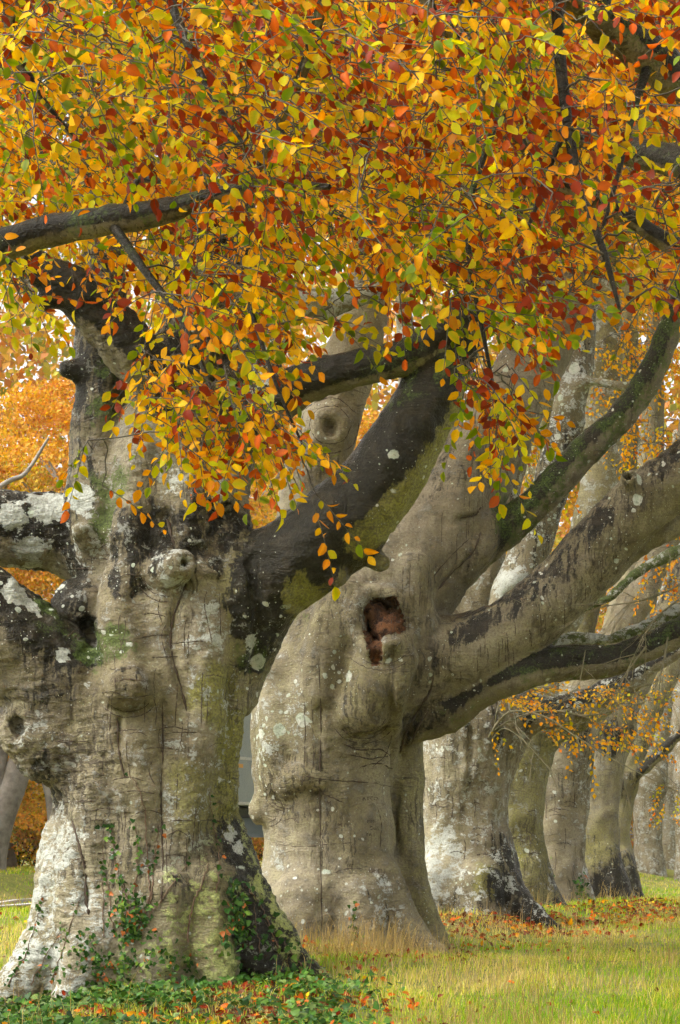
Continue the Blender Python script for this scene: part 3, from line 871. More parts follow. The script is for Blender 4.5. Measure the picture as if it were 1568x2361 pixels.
T1.patch(940, 870, 130, moss=0.28, lichen=0.3)
T1.patch(660, 690, 40, pale=1.5, lichen=1.0); T1.patch(400, 1110, 45, pale=0.8, lichen=0.7)
T1.build(0.026, 'nearest gnarled beech with ivy at its roots and black wet bough reaching out', (340, 2240), seed=1)
root1 = T1.root

# ------------------------------------------------------------------ the second tree
T2 = Tree(30.0, k=30, lichen=0.5, algae=0.28, pale=0.07, rugged=0.22)
T2.add('trunk', [(772, 2330, 0, 215), (770, 2230, 0, 202), (767, 2150, 0, 184), (762, 2050, 0, 164), (757, 1900, 0, 149), (752, 1780, 0, 154), (768, 1650, 0, 176), (808, 1540, 0, 180), (850, 1440, .05, 160), (890, 1340, .1, 145)])
T2.add('trunk', [(925, 1650, .2, 52), (936, 1800, .2, 42), (940, 1950, .15, 38), (955, 2060, .1, 42), (985, 2140, 0, 38), (1020, 2195, -.1, 22)], algae=0.5)
T2.add('root', [(860, 2040, -.4, 75), (915, 2120, -.5, 52), (962, 2170, -.6, 34), (1012, 2202, -.7, 20), (1050, 2225, -.75, 9)], lichen=0.3, wet=0.35, thr=-1.2)
T2.add('root', [(650, 2070, -.2, 75), (608, 2150, -.3, 52), (570, 2205, -.4, 26)])
T2.add('root', [(720, 2090, -.6, 95), (705, 2190, -.8, 58), (700, 2230, -.9, 30)])
T2.add('root', [(820, 2090, -.6, 85), (835, 2190, -.85, 50), (840, 2230, -.95, 25)])
T2.add('bough', [(885, 1390, .15, 148), (965, 1285, .2, 132), (1045, 1160, .3, 112), (1112, 1040, .4, 96), (1192, 900, .5, 80), (1270, 760, .6, 66), (1330, 640, .7, 56), (1400, 480, .8, 46), (1480, 250, .9, 30)], wet=0.35, thr=0.15, algae=0.1)
T2.add('trunk', [(692, 1770, -.05, 110), (686, 1640, 0, 106), (704, 1520, .1, 100), (715, 1400, .25, 90)], lichen=0.8, pale=0.2)
T2.add('leader', [(740, 1430, .3, 100), (722, 1290, .45, 84), (718, 1150, .5, 76), (757, 980, .5, 73), (814, 810, .5, 61), (850, 660, .6, 54), (880, 480, .7, 46), (920, 220, .8, 30)], lichen=0.2, algae=0.2)
T2.add('bough', [(890, 1560, -.1, 130), (990, 1528, -.2, 104), (1090, 1495, -.3, 86), (1200, 1440, -.4, 77), (1300, 1352, -.5, 75), (1390, 1252, -.6, 73), (1480, 1162, -.7, 70), (1580, 1085, -.8, 66), (1750, 950, -1, 54), (1900, 750, -1.1, 36)], wet=0.58, thr=0.05, lichen=0.6, pale=0.0)
T2.add('bough', [(1330, 1350, -.4, 58), (1450, 1245, -.3, 50), (1580, 1175, -.2, 46), (1750, 1080, 0, 34)], lichen=0.3)
T2.add('bough', [(930, 1650, -.1, 70), (1020, 1642, -.2, 54), (1100, 1600, -.3, 43), (1200, 1552, -.4, 43), (1300, 1530, -.4, 41), (1400, 1522, -.4, 37), (1500, 1490, -.4, 34), (1600, 1440, -.4, 31), (1800, 1330, -.4, 18)], wet=0.98, thr=-0.25, lichen=0.5, moss=0.3, pale=0.0)
T2.add('bough', [(1070, 1300, .2, 48), (1150, 1235, .15, 41), (1260, 1140, .1, 38), (1340, 1045, .05, 36), (1420, 975, 0, 34), (1490, 880, 0, 32), (1530, 795, 0, 30), (1570, 680, 0, 26), (1620, 500, 0, 15)], wet=0.85, thr=-0.08, moss=0.5, lichen=0.45, pale=0.0)
T2.add('branch', [(1235, 1505, .3, 22), (1310, 1474, .4, 16), (1400, 1474, .4, 15), (1480, 1450, .4, 16), (1568, 1410, .4, 18), (1700, 1330, .4, 12)], moss=0.6, pale=0.7, lichen=0.8)
T2.add('branch_stub', [(1010, 1310, .05, 72), (1085, 1268, 0, 56), (1118, 1212, 0, 40)], rugged=0.5, wet=0.25)
T2.add('burr', [(640, 1850, -.15, 56), (602, 1868, -.2, 32), (596, 1888, -.2, 18)], lichen=0.6, rugged=0.4)
T2.cord([(885, 1505), (862, 1575), (840, 1635)], [60, 64, 58], -0.1, part='burr', lichen=0.5, algae=0.35)
T2.cord([(800, 1380), (765, 1450), (745, 1530), (735, 1600)], [52, 52, 46, 38], 0.4)
T2.cord([(650, 1560), (648, 1680), (650, 1800)], [50, 50, 44], 0.8, lichen=0.7)
T2.cord([(930, 1520), (905, 1600), (900, 1680)], [36, 34, 26], 0.25)
T2.cord([(985, 1450), (960, 1380), (955, 1310)], [34, 36, 40], 0.35)
T2.cord([(660, 1815), (700, 1790), (740, 1800)], [28, 36, 24], 0.3, rugged=0.5)
T2.cord([(1060, 1180), (1075, 1080), (1120, 960)], [44, 40, 34], 0.7)
# rim round the rotten hollow
ring = [(880 + 62 * math.cos(a) * (1 + .12 * math.sin(2 * a + 1)), 1434 + 66 * math.sin(a) * (1 + .10 * math.cos(3 * a))) for a in np.linspace(0, 2 * math.pi, 13)]
T2.cord(ring, [17, 20, 15, 19, 15, 18, 21, 16, 15, 19, 21, 16, 17], -0.35, rugged=0.5, pale=0.25)
T2.groove([(868, 1412), (882, 1432), (886, 1452)], [34, 42, 37], 0.5, part='rotten_hollow', mat=ROT)
L_ = T2.cord([(858, 1410), (880, 1440), (898, 1462)], [20, 28, 22], 0.75, part='rotten_wood'); L_['late'] = True
L_ = T2.cord([(905, 1425), (912, 1450)], [18, 18], 0.9, part='rotten_wood'); L_['late'] = True
T2.groove([(902, 1392), (906, 1402)], [16, 15], 0.5, part='rotten_hollow', mat=ROT)
T2.groove([(852, 1458), (866, 1490), (868, 1525)], [13, 15, 10], 0.5, part='rotten_hollow', mat=ROT)
T2.groove([(905, 1500), (900, 1580), (905, 1650)], 8, 0.2)
T2.groove([(735, 1520), (738, 1700), (738, 1900), (740, 2100)], 2.2, 0.0)
T2.groove([(905, 1720), (908, 1850), (915, 1960), (940, 2060)], [12, 12, 10, 8], 0.2)
T2.groove([(965, 1640), (940, 1690), (925, 1740)], [14, 11, 8], 0.2)
ring = [(762 + 34 * math.cos(a), 982 + 32 * math.sin(a)) for a in np.linspace(0, 2 * math.pi, 11)]
T2.cord(ring, [9, 12, 8, 11, 13, 9, 8, 12, 10, 12, 9], 0.4, rugged=0.8)
T2.groove([(760, 982), (762, 990)], 17, 0.2, part='hollow')
T2.stub(1450, 1118, (-0.12, -0.8, 0.45), 26, 20, hole=0.66, lichen=0.3)
T2.groove([(1005, 1360), (1050, 1320), (1095, 1270)], 7, 0.1)
T2.groove([(1060, 1200), (1095, 1190)], 7, 0.2)
T2.patch(640, 1650, 110, lichen=1.0, pale=0.35); T2.patch(600, 1720, 60, lichen=1.1, pale=0.5); T2.patch(740, 1530, 80, wet=0.35, lichen=0.7)
T2.patch(700, 2100, 110, wet=0.3, rugged=0.3); T2.patch(880, 2090, 90, wet=0.4, pale=0.4, rugged=0.4); T2.patch(620, 2000, 80, pale=0.35)
T2.patch(830, 1700, 80, rugged=0.9); T2.patch(940, 1660, 60, rugged=1.0, wet=0.5); T2.patch(1000, 1640, 60, rugged=0.8, wet=0.5)
T2.patch(1040, 1080, 140, wet=0.36); T2.patch(860, 1400, 50, wet=0.25, algae=0.3); T2.patch(700, 1400, 90, wet=0.4, moss=0.3, rugged=0.6)
T2.patch(640, 1820, 60, rugged=0.7)
T2.patch(1180, 1190, 70, moss=0.75); T2.patch(1240, 1150, 60, moss=0.6)
T2.build(0.032, 'second beech in the row with a rotten brown hollow in its broad trunk', (765, 2160), seed=7, disp=0.8)
root2 = T2.root

# ------------------------------------------------------------------ the receding rest of the row
def row_tree(D, trunk, limbs, label, base, h, seed, **df):
    T = Tree(D, k=16, **df)
    T.add('trunk', [(u, v, dz, r * 1.07) for u, v, dz, r in trunk])
    for l in limbs:
        T.add(l[0], l[1], **(l[2] if len(l) > 2 else {}))
    return T
G = 'beech trunks receding along the avenue'
T3 = row_tree(36, [(1075, 2260, 0, 142), (1073, 2150, 0, 124), (1068, 2050, 0, 107), (1064, 1960, 0, 99), (1066, 1880, 0, 97), (1075, 1780, 0, 102), (1095, 1690, 0, 112), (1112, 1610, .1, 108)], [
    ('root', [(1115, 1960, -.2, 68), (1166, 2050, -.35, 46), (1215, 2100, -.5, 30), (1280, 2142, -.65, 12)], dict(wet=0.75, thr=-1.2, lichen=0.3)),
    ('root', [(1010, 2040, -.5, 60), (985, 2110, -.7, 40), (970, 2150, -.8, 20)], dict(pale=0.8)),
    ('root', [(1100, 2040, -.6, 60), (1110, 2120, -.8, 40), (1125, 2160, -.9, 20)], dict(wet=0.4)),
    ('bough', [(1130, 1690, -.1, 72), (1215, 1652, -.2, 44), (1300, 1640, -.2, 36), (1400, 1600, -.2, 30), (1560, 1500, -.2, 18)], dict(wet=0.8, thr=-0.1)),
    ('leader', [(1140, 1570, .1, 76), (1168, 1440, .2, 55), (1212, 1295, .2, 48), (1262, 1150, .2, 44), (1298, 1020, .2, 41), (1322, 900, .2, 38), (1340, 780, .3, 34), (1360, 560, .4, 24)], dict(lichen=0.85, wet=0.48, thr=-1.2)),
    ('leader', [(1100, 1580, .5, 72), (1078, 1440, .7, 46), (1120, 1300, .8, 40), (1160, 1150, .9, 36), (1220, 880, 1.0, 28), (1240, 650, 1, 18)], dict(pale=0.3)),
    ('leader', [(1060, 1600, .5, 70), (1010, 1420, .6, 48), (990, 1250, .6, 40), (960, 1000, .6, 32), (930, 700, .6, 20)], {}),
], '', None, 0.045, 3, lichen=0.45, algae=0.25, pale=0.3, rugged=0.25)
T3.add('branch', [(1308, 940, .1, 24), (1332, 892, 0, 14), (1380, 880, -.1, 11), (1440, 892, -.1, 10), (1520, 880, -.1, 6)], pale=0.6, lichen=0.9)
T3.add('branch', [(1160, 1440, .2, 14), (1280, 1420, .1, 12), (1400, 1380, 0, 12), (1470, 1320, .1, 11), (1568, 1270, .1, 12), (1660, 1230, .1, 8)], moss=0.9)
T3.cord([(1060, 1660), (1050, 1740), (1055, 1800)], [40, 42, 32], 0.45, rugged=0.5)
T3.cord([(1120, 1650), (1125, 1740), (1130, 1850)], [30, 34, 30], 0.5, rugged=0.4)
T3.cord([(1080, 1690), (1085, 1780)], [20, 20], 0.4)
T3.groove([(1088, 1680), (1086, 1760), (1080, 1820)], [6, 6, 4], 0.1)
T3.groove([(1142, 1690), (1138, 1740)], [8, 8], 0.1)
T3.stub(1182, 1352, (-0.1, -1, 0.15), 24, 26, part='branch_stub', pale=1.6, lichen=0.8)
T3.patch(1010, 1950, 70, pale=0.9); T3.patch(1000, 2050, 60, pale=0.9); T3.patch(1060, 2090, 70, wet=0.4, pale=0.5); T3.patch(1030, 1700, 60, lichen=0.9, wet=0.3); T3.patch(1130, 2030, 60, algae=0.8)  # pale left patches put the light from the left into the colour
T3.patch(1150, 2050, 55, wet=0.75); T3.patch(1100, 1640, 80, wet=0.5); T3.patch(1150, 1690, 50, wet=0.5); T3.build(0.042, 'third beech from the front, pale left flank and dark root running right', (1070, 2100), group=G, seed=3)  # wet patches paint shade at the top and foot of the trunk
T4 = row_tree(42, [(1190, 2230, 0, 108), (1186, 2130, 0, 95), (1178, 2040, 0, 82), (1172, 1950, 0, 76), (1172, 1850, 0, 76), (1185, 1750, 0, 82), (1212, 1660, 0, 82)], [
    ('root', [(1205, 1975, -.2, 56), (1250, 2060, -.35, 36), (1290, 2100, -.5, 22), (1332, 2124, -.6, 9)], dict(wet=0.7, thr=-1.2)),
    ('root', [(1195, 2010, -.5, 46), (1215, 2080, -.6, 28), (1225, 2120, -.7, 12)], {}),
    ('leader', [(1205, 1650, .1, 68), (1262, 1500, .2, 50), (1338, 1310, .3, 45), (1382, 1100, .3, 44), (1394, 900, .3, 42), (1400, 700, .4, 34), (1410, 500, .4, 22)], dict(algae=0.4, pale=0.3)),
    ('leader', [(1190, 1650, .3, 62), (1185, 1450, .5, 44), (1232, 1200, .6, 36), (1270, 900, .6, 28), (1290, 650, .6, 18)], {}),
    ('bough', [(1225, 1690, -.1, 56), (1320, 1650, -.3, 42), (1420, 1590, -.4, 36), (1560, 1460, -.5, 26), (1680, 1330, -.5, 14)], dict(wet=0.4, thr=0)),
], '', None, 0.05, 4, lichen=0.35, algae=0.6, pale=0.15, rugged=0.15)
T4.patch(1215, 1690, 60, wet=0.45); T4.patch(1165, 1980, 60, wet=0.35, algae=0.9); T4.build(0.05, 'fourth beech, greenish trunk half hidden behind the third', (1182, 2085), group=G, seed=4)  # wet patches put shade into the colour, alongside green algae
T5 = row_tree(48, [(1290, 2210, 0, 88), (1286, 2120, 0, 76), (1278, 2040, 0, 66), (1274, 1950, 0, 61), (1276, 1850, 0, 61), (1290, 1750, 0, 67), (1315, 1660, 0, 70)], [
    ('trunk', [(1344, 1760, -.1, 26), (1333, 1880, -.1, 21), (1326, 1990, -.1, 22), (1340, 2050, -.2, 22), (1368, 2095, -.3, 12)], dict(pale=0.5)),
    ('root', [(1290, 2010, -.3, 36), (1318, 2070, -.4, 22), (1345, 2100, -.5, 10)], dict(wet=0.5)),
    ('leader', [(1310, 1670, 0, 62), (1370, 1560, .1, 46), (1450, 1420, .2, 40), (1530, 1250, .2, 34), (1580, 1050, .3, 26), (1600, 800, .3, 16)], dict(wet=0.3, thr=0.1)),
    ('leader', [(1300, 1670, .3, 58), (1330, 1450, .5, 42), (1420, 1150, .5, 38), (1440, 900, .5, 32), (1450, 650, .5, 20)], dict(algae=0.5)),
    ('burr', [(1330, 1720, -.2, 34), (1350, 1728, -.3, 18)], {}),
], '', None, 0.05, 5, lichen=0.3, algae=0.2, pale=0.1)
T5.patch(1310, 1690, 70, wet=0.55); T5.patch(1280, 1780, 40, wet=0.35); T5.patch(1290, 2060, 50, wet=0.3); T5.build(0.055, 'fifth beech, twin-ribbed trunk with ivy on its root', (1282, 2078), group=G, seed=5)  # shade under the limbs and at the foot painted in through wet
T6 = row_tree(54, [(1388, 2190, 0, 72), (1384, 2110, 0, 62), (1376, 2030, 0, 54), (1373, 1950, 0, 50), (1374, 1850, 0, 50), (1384, 1760, 0, 55), (1408, 1670, 0, 56)], [
    ('root', [(1390, 1970, -.2, 42), (1418, 2040, -.35, 32), (1446, 2078, -.5, 20), (1473, 2098, -.5, 6)], dict(wet=0.8, thr=-1.5)),
    ('root', [(1360, 2010, -.4, 30), (1368, 2070, -.5, 18), (1380, 2095, -.6, 8)], dict(wet=0.5)),
    ('leader', [(1403, 1680, 0, 50), (1458, 1580, .1, 40), (1528, 1440, .1, 34), (1608, 1250, .1, 24)], dict(wet=0.5, thr=0.1)),
    ('leader', [(1393, 1680, .2, 50), (1428, 1450, .3, 38), (1488, 1200, .3, 32), (1508, 900, .3, 24), (1518, 650, .3, 14)], {}),
], '', None, 0.055, 6, lichen=0.2, algae=0.35, pale=0.1)
T6.patch(1400, 1700, 70, wet=0.55); T6.patch(1375, 1950, 70, wet=0.4, algae=0.6); T6.patch(1400, 2050, 60, wet=0.65); T6.build(0.06, 'sixth beech, dark trunk with a long wet root ridge', (1392, 2074), group=G, seed=6)  # top, flank and foot darkened through wet: shade put into the bark colour
T7 = row_tree(60, [(1434, 2170, 0, 56), (1428, 2090, 0, 46), (1420, 2020, 0, 39), (1416, 1950, 0, 36), (1418, 1870, 0, 37), (1431, 1790, 0, 42), (1464, 1700, .05, 36), (1516, 1590, .1, 31), (1576, 1470, .1, 24), (1656, 1300, .1, 14)], [
    ('root', [(1432, 1985, -.2, 32), (1456, 2050, -.35, 23), (1478, 2078, -.5, 14), (1498, 2094, -.5, 5)], dict(wet=0.7, thr=-1.5)),
    ('branch', [(1416, 1812, -.2, 12), (1456, 1796, -.35, 12), (1491, 1768, -.4, 13), (1536, 1725, -.4, 13), (1616, 1650, -.4, 10)], dict(wet=0.9, thr=-0.2)),
    ('leader', [(1436, 1770, .1, 36), (1446, 1640, .2, 30), (1486, 1450, .3, 26), (1506, 1150, .3, 20), (1516, 900, .3, 12)], {}),
], '', None, 0.06, 7, lichen=0.15, algae=0.45, pale=0.1)
T7.patch(1440, 1820, 50, wet=0.45); T7.patch(1440, 2060, 50, wet=0.6); T7.build(0.065, 'seventh beech, slim trunk leaning right at the end of the row', (1448, 2066), group=G, seed=8)  # wet darkens top and foot here to stand for shade
far_specs = [(1496, 84, 34, 'pale far beech just beyond the end of the row'), (1543, 90, 26, 'far tan beech trunk at the right edge'), (1588, 82, 30, 'dark far beech trunk cut by the right edge')]
for q, (uc, D, r, lb) in enumerate(far_specs):
    T = Tree(D, k=7, lichen=0.1, algae=0.2, pale=0.4, rugged=0.1)
    T.add('trunk', [(uc + 4, 2110, 0, r * 1.5), (uc + 2, 2040, 0, r * 1.22), (uc, 1980, 0, r), (uc - 2, 1880, 0, r), (uc + 4, 1790, 0, r * 1.1)])
    T.add('root', [(uc + 8, 2000, -.2, r * .6), (uc + 30, 2045, -.3, r * .35), (uc + 48, 2062, -.4, r * .15)])
    T.add('leader', [(uc + 4, 1800, 0, r * .9), (uc + 30, 1650, .1, r * .7), (uc + 80, 1450, .2, r * .55), (uc + 100, 1150, .2, r * .35)])
    T.add('leader', [(uc, 1800, .2, r * .9), (uc - 20, 1600, .2, r * .65), (uc - 10, 1300, .2, r * .5), (uc - 30, 1000, .2, r * .3)])
    T.build(0.09, lb, (uc, 2045), group=G, seed=20 + q)
# letters cut into the second trunk
CARVE = simple_material('carved_scar', (0.075, 0.05, 0.03), 0.8, 30, (0.05, 0.035, 0.022))
for txt, u, v, hgt in [('OMEN', 850, 2014, 13), ('M', 752, 1858, 16), ('A I CO', 835, 1846, 12), ('M F', 778, 1908, 14), ('MM', 846, 1898, 11), ('Dun', 852, 1914, 12), ('TA', 842, 1929, 12)]:
    cu = bpy.data.curves.new('carving', 'FONT'); cu.body = txt; cu.size = 1.0; cu.resolution_u = 2
    tmp = bpy.data.objects.new('carving_text', cu); COL.objects.link(tmp)
    dg = bpy.context.evaluated_depsgraph_get()
    me = bpy.data.meshes.new_from_object(tmp.evaluated_get(dg))
    bpy.data.objects.remove(tmp); bpy.data.curves.remove(cu)
    ok = True
    for vt in me.vertices:
        hpt, nn = T2.cast(u + vt.co.x * hgt + random.uniform(-.4, .4), v - vt.co.y * hgt + random.uniform(-.4, .4))
        if hpt is None: ok = False; break
        vt.co = hpt + nn * 0.004 - Vector(T2.base)
    if ok:
        me.materials.clear()
        link('carving', me, T2.root, mats=[CARVE])['kind'] = 'stuff'
# bark cracks and creases that show as dark lines
def crack(T, uv, r=0.006, wob=2.0):
    q = catmull(np.array(uv, float), 7)
    q = q + np.cumsum(rng.normal(0, wob * 0.35, q.shape), axis=0) * 0.5 + rng.normal(0, wob * 0.3, q.shape)
    line = []
    for u, v in q:
        hpt, nn = T.cast(u, v)
        if hpt is None or hpt.y > T.D + 0.6: continue
        if line and abs(line[-1][1] - hpt.y) > 0.25: break
        line.append(np.array(hpt) - np.array(nn) * 0.001)
    if len(line) < 4: return
    R = r * np.abs(rng.normal(0.9, 0.4, len(line))) + 0.001
    R[0] = R[-1] = 0.001
    o = link('crack', tubes_mesh('crack', [(np.array(line) - T.base, R)], 5), T.root, mats=[CARVE])
def arcs(T, u, v, ru, rv, a0, a1, n, gap, r=0.004):
    for k in range(n):
        an = np.linspace(a0, a1, 7) + rng.normal(0, .12)
        crack(T, [(u + (ru + k * gap) * math.cos(a), v + (rv + k * gap) * math.sin(a)) for a in an], r, 1.6)
crack(T2, [(735, 1530), (739, 1650), (737, 1800), (738, 1930), (740, 2060), (742, 2150)], .007, 1.0)
crack(T2, [(700, 1560), (705, 1700), (702, 1780)], .004); crack(T2, [(716, 1600), (722, 1700), (720, 1840)], .004)
crack(T2, [(620, 1940), (680, 1952), (760, 1946), (820, 1940)], .004); crack(T2, [(650, 1895), (672, 1888), (690, 1897)], .005)
crack(T2, [(690, 1790), (760, 1800), (850, 1806), (905, 1815)], .005); crack(T2, [(740, 1830), (765, 1840), (790, 1852)], .006)
crack(T2, [(770, 2012), (800, 2004), (835, 2004)], .005); crack(T2, [(790, 1715), (830, 1730), (880, 1728), (905, 1745)], .008); crack(T2, [(800, 1740), (850, 1748), (900, 1740)], .006)
crack(T2, [(830, 1770), (870, 1760), (910, 1775)], .006); crack(T2, [(905, 1690), (890, 1740), (860, 1770)], .007); crack(T2, [(870, 1860), (880, 1905), (876, 1960)], .004)
arcs(T2, 838, 1650, 52, 40, .5, 2.6, 3, 12, .005); arcs(T2, 880, 1434, 92, 98, .9, 2.3, 2, 14, .004); arcs(T2, 610, 1870, 32, 26, -1.0, 1.0, 2, 12, .004)
arcs(T2, 665, 1830, 34, 26, 1.6, 3.6, 3, 8, .005); arcs(T2, 762, 982, 48, 44, 0, 6.1, 2, 22, .006)
crack(T2, [(1010, 1360), (1050, 1312), (1090, 1270), (1110, 1225)], .012); crack(T2, [(1000, 1330), (1040, 1280), (1080, 1240)], .006); crack(T2, [(1060, 1195), (1095, 1188), (1110, 1170)], .012)
crack(T2, [(1000, 1560), (990, 1600), (960, 1650), (935, 1700), (925, 1740)], .014); crack(T2, [(990, 1640), (960, 1680), (945, 1720)], .01)
for k in range(26):
    u0 = rng.uniform(1050, 1450); v0 = np.interp(u0, [1050, 1200, 1300, 1400, 1450], [1500, 1440, 1352, 1245, 1190]) + rng.uniform(-20, 50)
    crack(T2, [(u0, v0), (u0 + 2, v0 + rng.uniform(12, 26)), (u0 + 1, v0 + rng.uniform(30, 60))], .0035, .6)
for k in range(30):
    u0 = rng.uniform(900, 1180); v0 = np.interp(u0, [900, 1000, 1100, 1180], [1390, 1230, 1070, 950]) + rng.uniform(-40, 90)
    crack(T2, [(u0, v0), (u0 - 2, v0 + rng.uniform(15, 35)), (u0 - 3, v0 + rng.uniform(40, 90))], .003, .6)
crack(T1, [(374, 1620), (377, 1720), (372, 1820), (374, 1900), (377, 2000), (372, 2080)], .008, 1.2)
crack(T1, [(166, 1890), (182, 1945), (196, 2005), (200, 2080), (205, 2110)], .014, 1.5)
crack(T1, [(430, 1345), (402, 1420), (394, 1490), (412, 1560), (432, 1640)], .010, 1.2)
crack(T1, [(385, 1195), (398, 1250), (422, 1305)], .014); crack(T1, [(270, 1655), (276, 1740), (290, 1800)], .010)
for k in range(34):
    u0 = rng.uniform(240, 520); v0 = rng.uniform(1350, 1950)
    crack(T1, [(u0, v0), (u0 + rng.normal(0, 4), v0 + 30), (u0 + rng.normal(0, 6), v0 + rng.uniform(50, 130))], .0035, 1.0)
for k in range(40):
    u0 = rng.uniform(150, 500); v0 = rng.uniform(1250, 2000); w_ = rng.uniform(18, 45)
    crack(T1, [(u0 - w_, v0 + rng.normal(0, 3)), (u0, v0 - 5 + rng.normal(0, 3)), (u0 + w_, v0 + rng.normal(0, 4))], .004, 1.2)
arcs(T1, 295, 1590, 60, 54, .6, 2.4, 2, 13, .005); arcs(T1, 385, 1325, 54, 50, 1.6, 3.4, 2, 14, .004); arcs(T1, 225, 1500, 60, 40, -2.6, -.6, 3, 10, .005)
for T_, us, vs_ in ((T3, (1000, 1140), (1700, 2050)), (T4, (1175, 1240), (1720, 2020)), (T5, (1255, 1325), (1720, 2020))):
    for k in range(16):
        u0 = rng.uniform(*us); v0 = rng.uniform(*vs_); w_ = rng.uniform(6, 20)
        if k % 3: crack(T_, [(u0 - w_, v0), (u0, v0 - 3), (u0 + w_, v0 + 2)], .006, 1.2)
        else: crack(T_, [(u0, v0), (u0 + 2, v0 + 20), (u0, v0 + 50)], .006, 1.0)

# ------------------------------------------------------------------ foliage sprays
def make_sprays(C, DR, LS, spacing=0.043, droop=0.35, tilt=0.55):
    """leaves set alternately along drooping twigs. Returns leaf base, direction, normal, spray id and the twigs"""
    B, Dv, Nv, Id, lines = [], [], [], [], []
    for i in range(len(C)):
        d = DR[i] / np.linalg.norm(DR[i])
        L = LS[i]
        n = max(4, int(L / spacing))
        s = np.linspace(0.12, 1, n) * L
        side = norm(np.cross(d, np.array([rng.normal(0, .5), rng.normal(-.7, .5), rng.normal(.5, .4)])))
        nr = norm(np.cross(side, d))
        bend = rng.normal(0, 0.18)
        P = C[i] + d * s[:, None] + np.array([0, 0, -1.0]) * (droop * s ** 2)[:, None] + side * (bend * s ** 2)[:, None]
        T = norm(np.gradient(P, axis=0))
        sg = np.where(np.arange(n) % 2 == 0, 1.0, -1.0)[:, None]
        ld = T * 0.62 + side * sg * 0.8 + rng.normal(0, 0.28, (n, 3)) + np.array([0, 0, -0.28])
        ld[-1] = T[-1]
        ln = nr + rng.normal(0, tilt, (n, 3))
        B.append(P + norm(ld) * 0.008); Dv.append(norm(ld)); Nv.append(ln); Id.append(np.full(n, i))
        q = np.vstack([C[i], P[:: max(1, n // 5)], P[-1:]])
        lines.append((q, np.linspace(0.0042, 0.0014, len(q))))
    return np.vstack(B), np.vstack(Dv), np.vstack(Nv), np.concatenate(Id), lines

def connect(starts, nodes, rads, rmin=0.004, sag=0.06, grow=1.28):
    """branchlets that run from each spray base back to the nearest older wood"""
    nodes = list(nodes); lines = []
    A = np.array(nodes)
    order = np.argsort([np.min(np.linalg.norm(A - c, axis=1)) for c in starts])
    store = np.zeros((len(A) + len(starts) * 3, 3)); store[:len(A)] = A; m = len(A)
    rad = np.zeros(len(store)); rad[:len(A)] = rads
    for i in order:
        c = starts[i]
        dd = np.linalg.norm(store[:m] - c, axis=1) + np.maximum(0, c[2] - store[:m, 2]) * 0.6
        j = int(np.argmin(dd)); q = store[j]
        L = np.linalg.norm(c - q)
        t = np.linspace(0, 1, 6)[:, None]
        P = q * (1 - t) + c * t + np.array([0, 0, 1.0]) * (np.sin(t * np.pi) * L * rng.uniform(0.02, 0.16)) + rng.normal(0, 0.035 * L, 3) * np.sin(t * np.pi) + rng.normal(0, 0.012, (6, 3)) * np.sin(t * np.pi)
        r0 = min(rad[j] * 0.7, 0.006 + 0.011 * L)
        lines.append((P, np.linspace(max(r0, 0.005), 0.0042, 6)))
        for k in (2, 3, 4):
            store[m] = P[k]; rad[m] = lines[-1][1][k]; m += 1
    return lines

def uv_sprays(specs):
    """specs: (u, v, du, dv, d0, d1, count, slope) ellipses seen in the photograph, with their depth range"""
    C, DR, LS = [], [], []
    for (u, v, du, dv, d0, d1, n, (sx, sz)) in specs:
        for _ in range(n):
            while True:
                a, b = rng.uniform(-1, 1, 2)
                if a * a + b * b <= 1: break
            d = rng.uniform(d0, d1)
            C.append(W(u + a * du, v + b * dv, d))
            DR.append(np.array([sx + rng.normal(0, 0.55), rng.normal(-0.1, 0.5), sz + rng.normal(0, 0.35)]))
            LS.append(rng.uniform(0.3, 0.62))
    return np.array(C), np.array(DR), np.array(LS)

# ------------------------------------------------------------------ trees beyond the road and the far wood
def crown_mesh(name, seed, n_clump, per, R, Hc, leaf, w, low=0.12):
    r = np.random.default_rng(seed)
    a = r.uniform(0, 2 * np.pi, n_clump)
    q = r.uniform(low * 0.6, 1, n_clump)
    prof = np.sin(np.clip(q * 0.86 + 0.10, 0, 1) * np.pi) ** 0.6
    rad = R * prof * np.sqrt(r.uniform(0.12, 1, n_clump)) * (1 + 0.25 * np.sin(3 * a + seed))
    cc = np.stack([np.cos(a) * rad, np.sin(a) * rad, q * Hc], 1)
    B, cl = [], []
    ck = []
    for i in range(n_clump):
        m = int(per * r.uniform(0.5, 1.4))
        sz = r.uniform(0.45, 1.0)
        p = r.normal(0, 1, (m, 3)) * np.array([0.62, 0.62, 0.22]) * sz
        p[:, 2] -= 0.28 * (p[:, 0] ** 2 + p[:, 1] ** 2)
        B.append(cc[i] + p); ck.append(np.full(m, i))
    B = np.vstack(B); ck = np.concatenate(ck); n = len(B)
    dr = r.normal(0, 1, (n, 3)) + np.array([0, 0, -0.5]); nr = r.normal(0, 1, (n, 3)) + np.array([0, 0, 0.9])
    col, _ = palette(n, w)
    cc2, _ = palette(n_clump, w)
    col = col * 0.6 + cc2[ck] * 0.4
    L = leaf * r.uniform(0.7, 1.3, n)
    col = col * 0.68 + np.array([0.56, 0.47, 0.20]) * 0.32  # pale wash puts distance haze into the leaf colour
    return flat_leaves(name, B, dr, nr, L, L * 0.7, col), cc

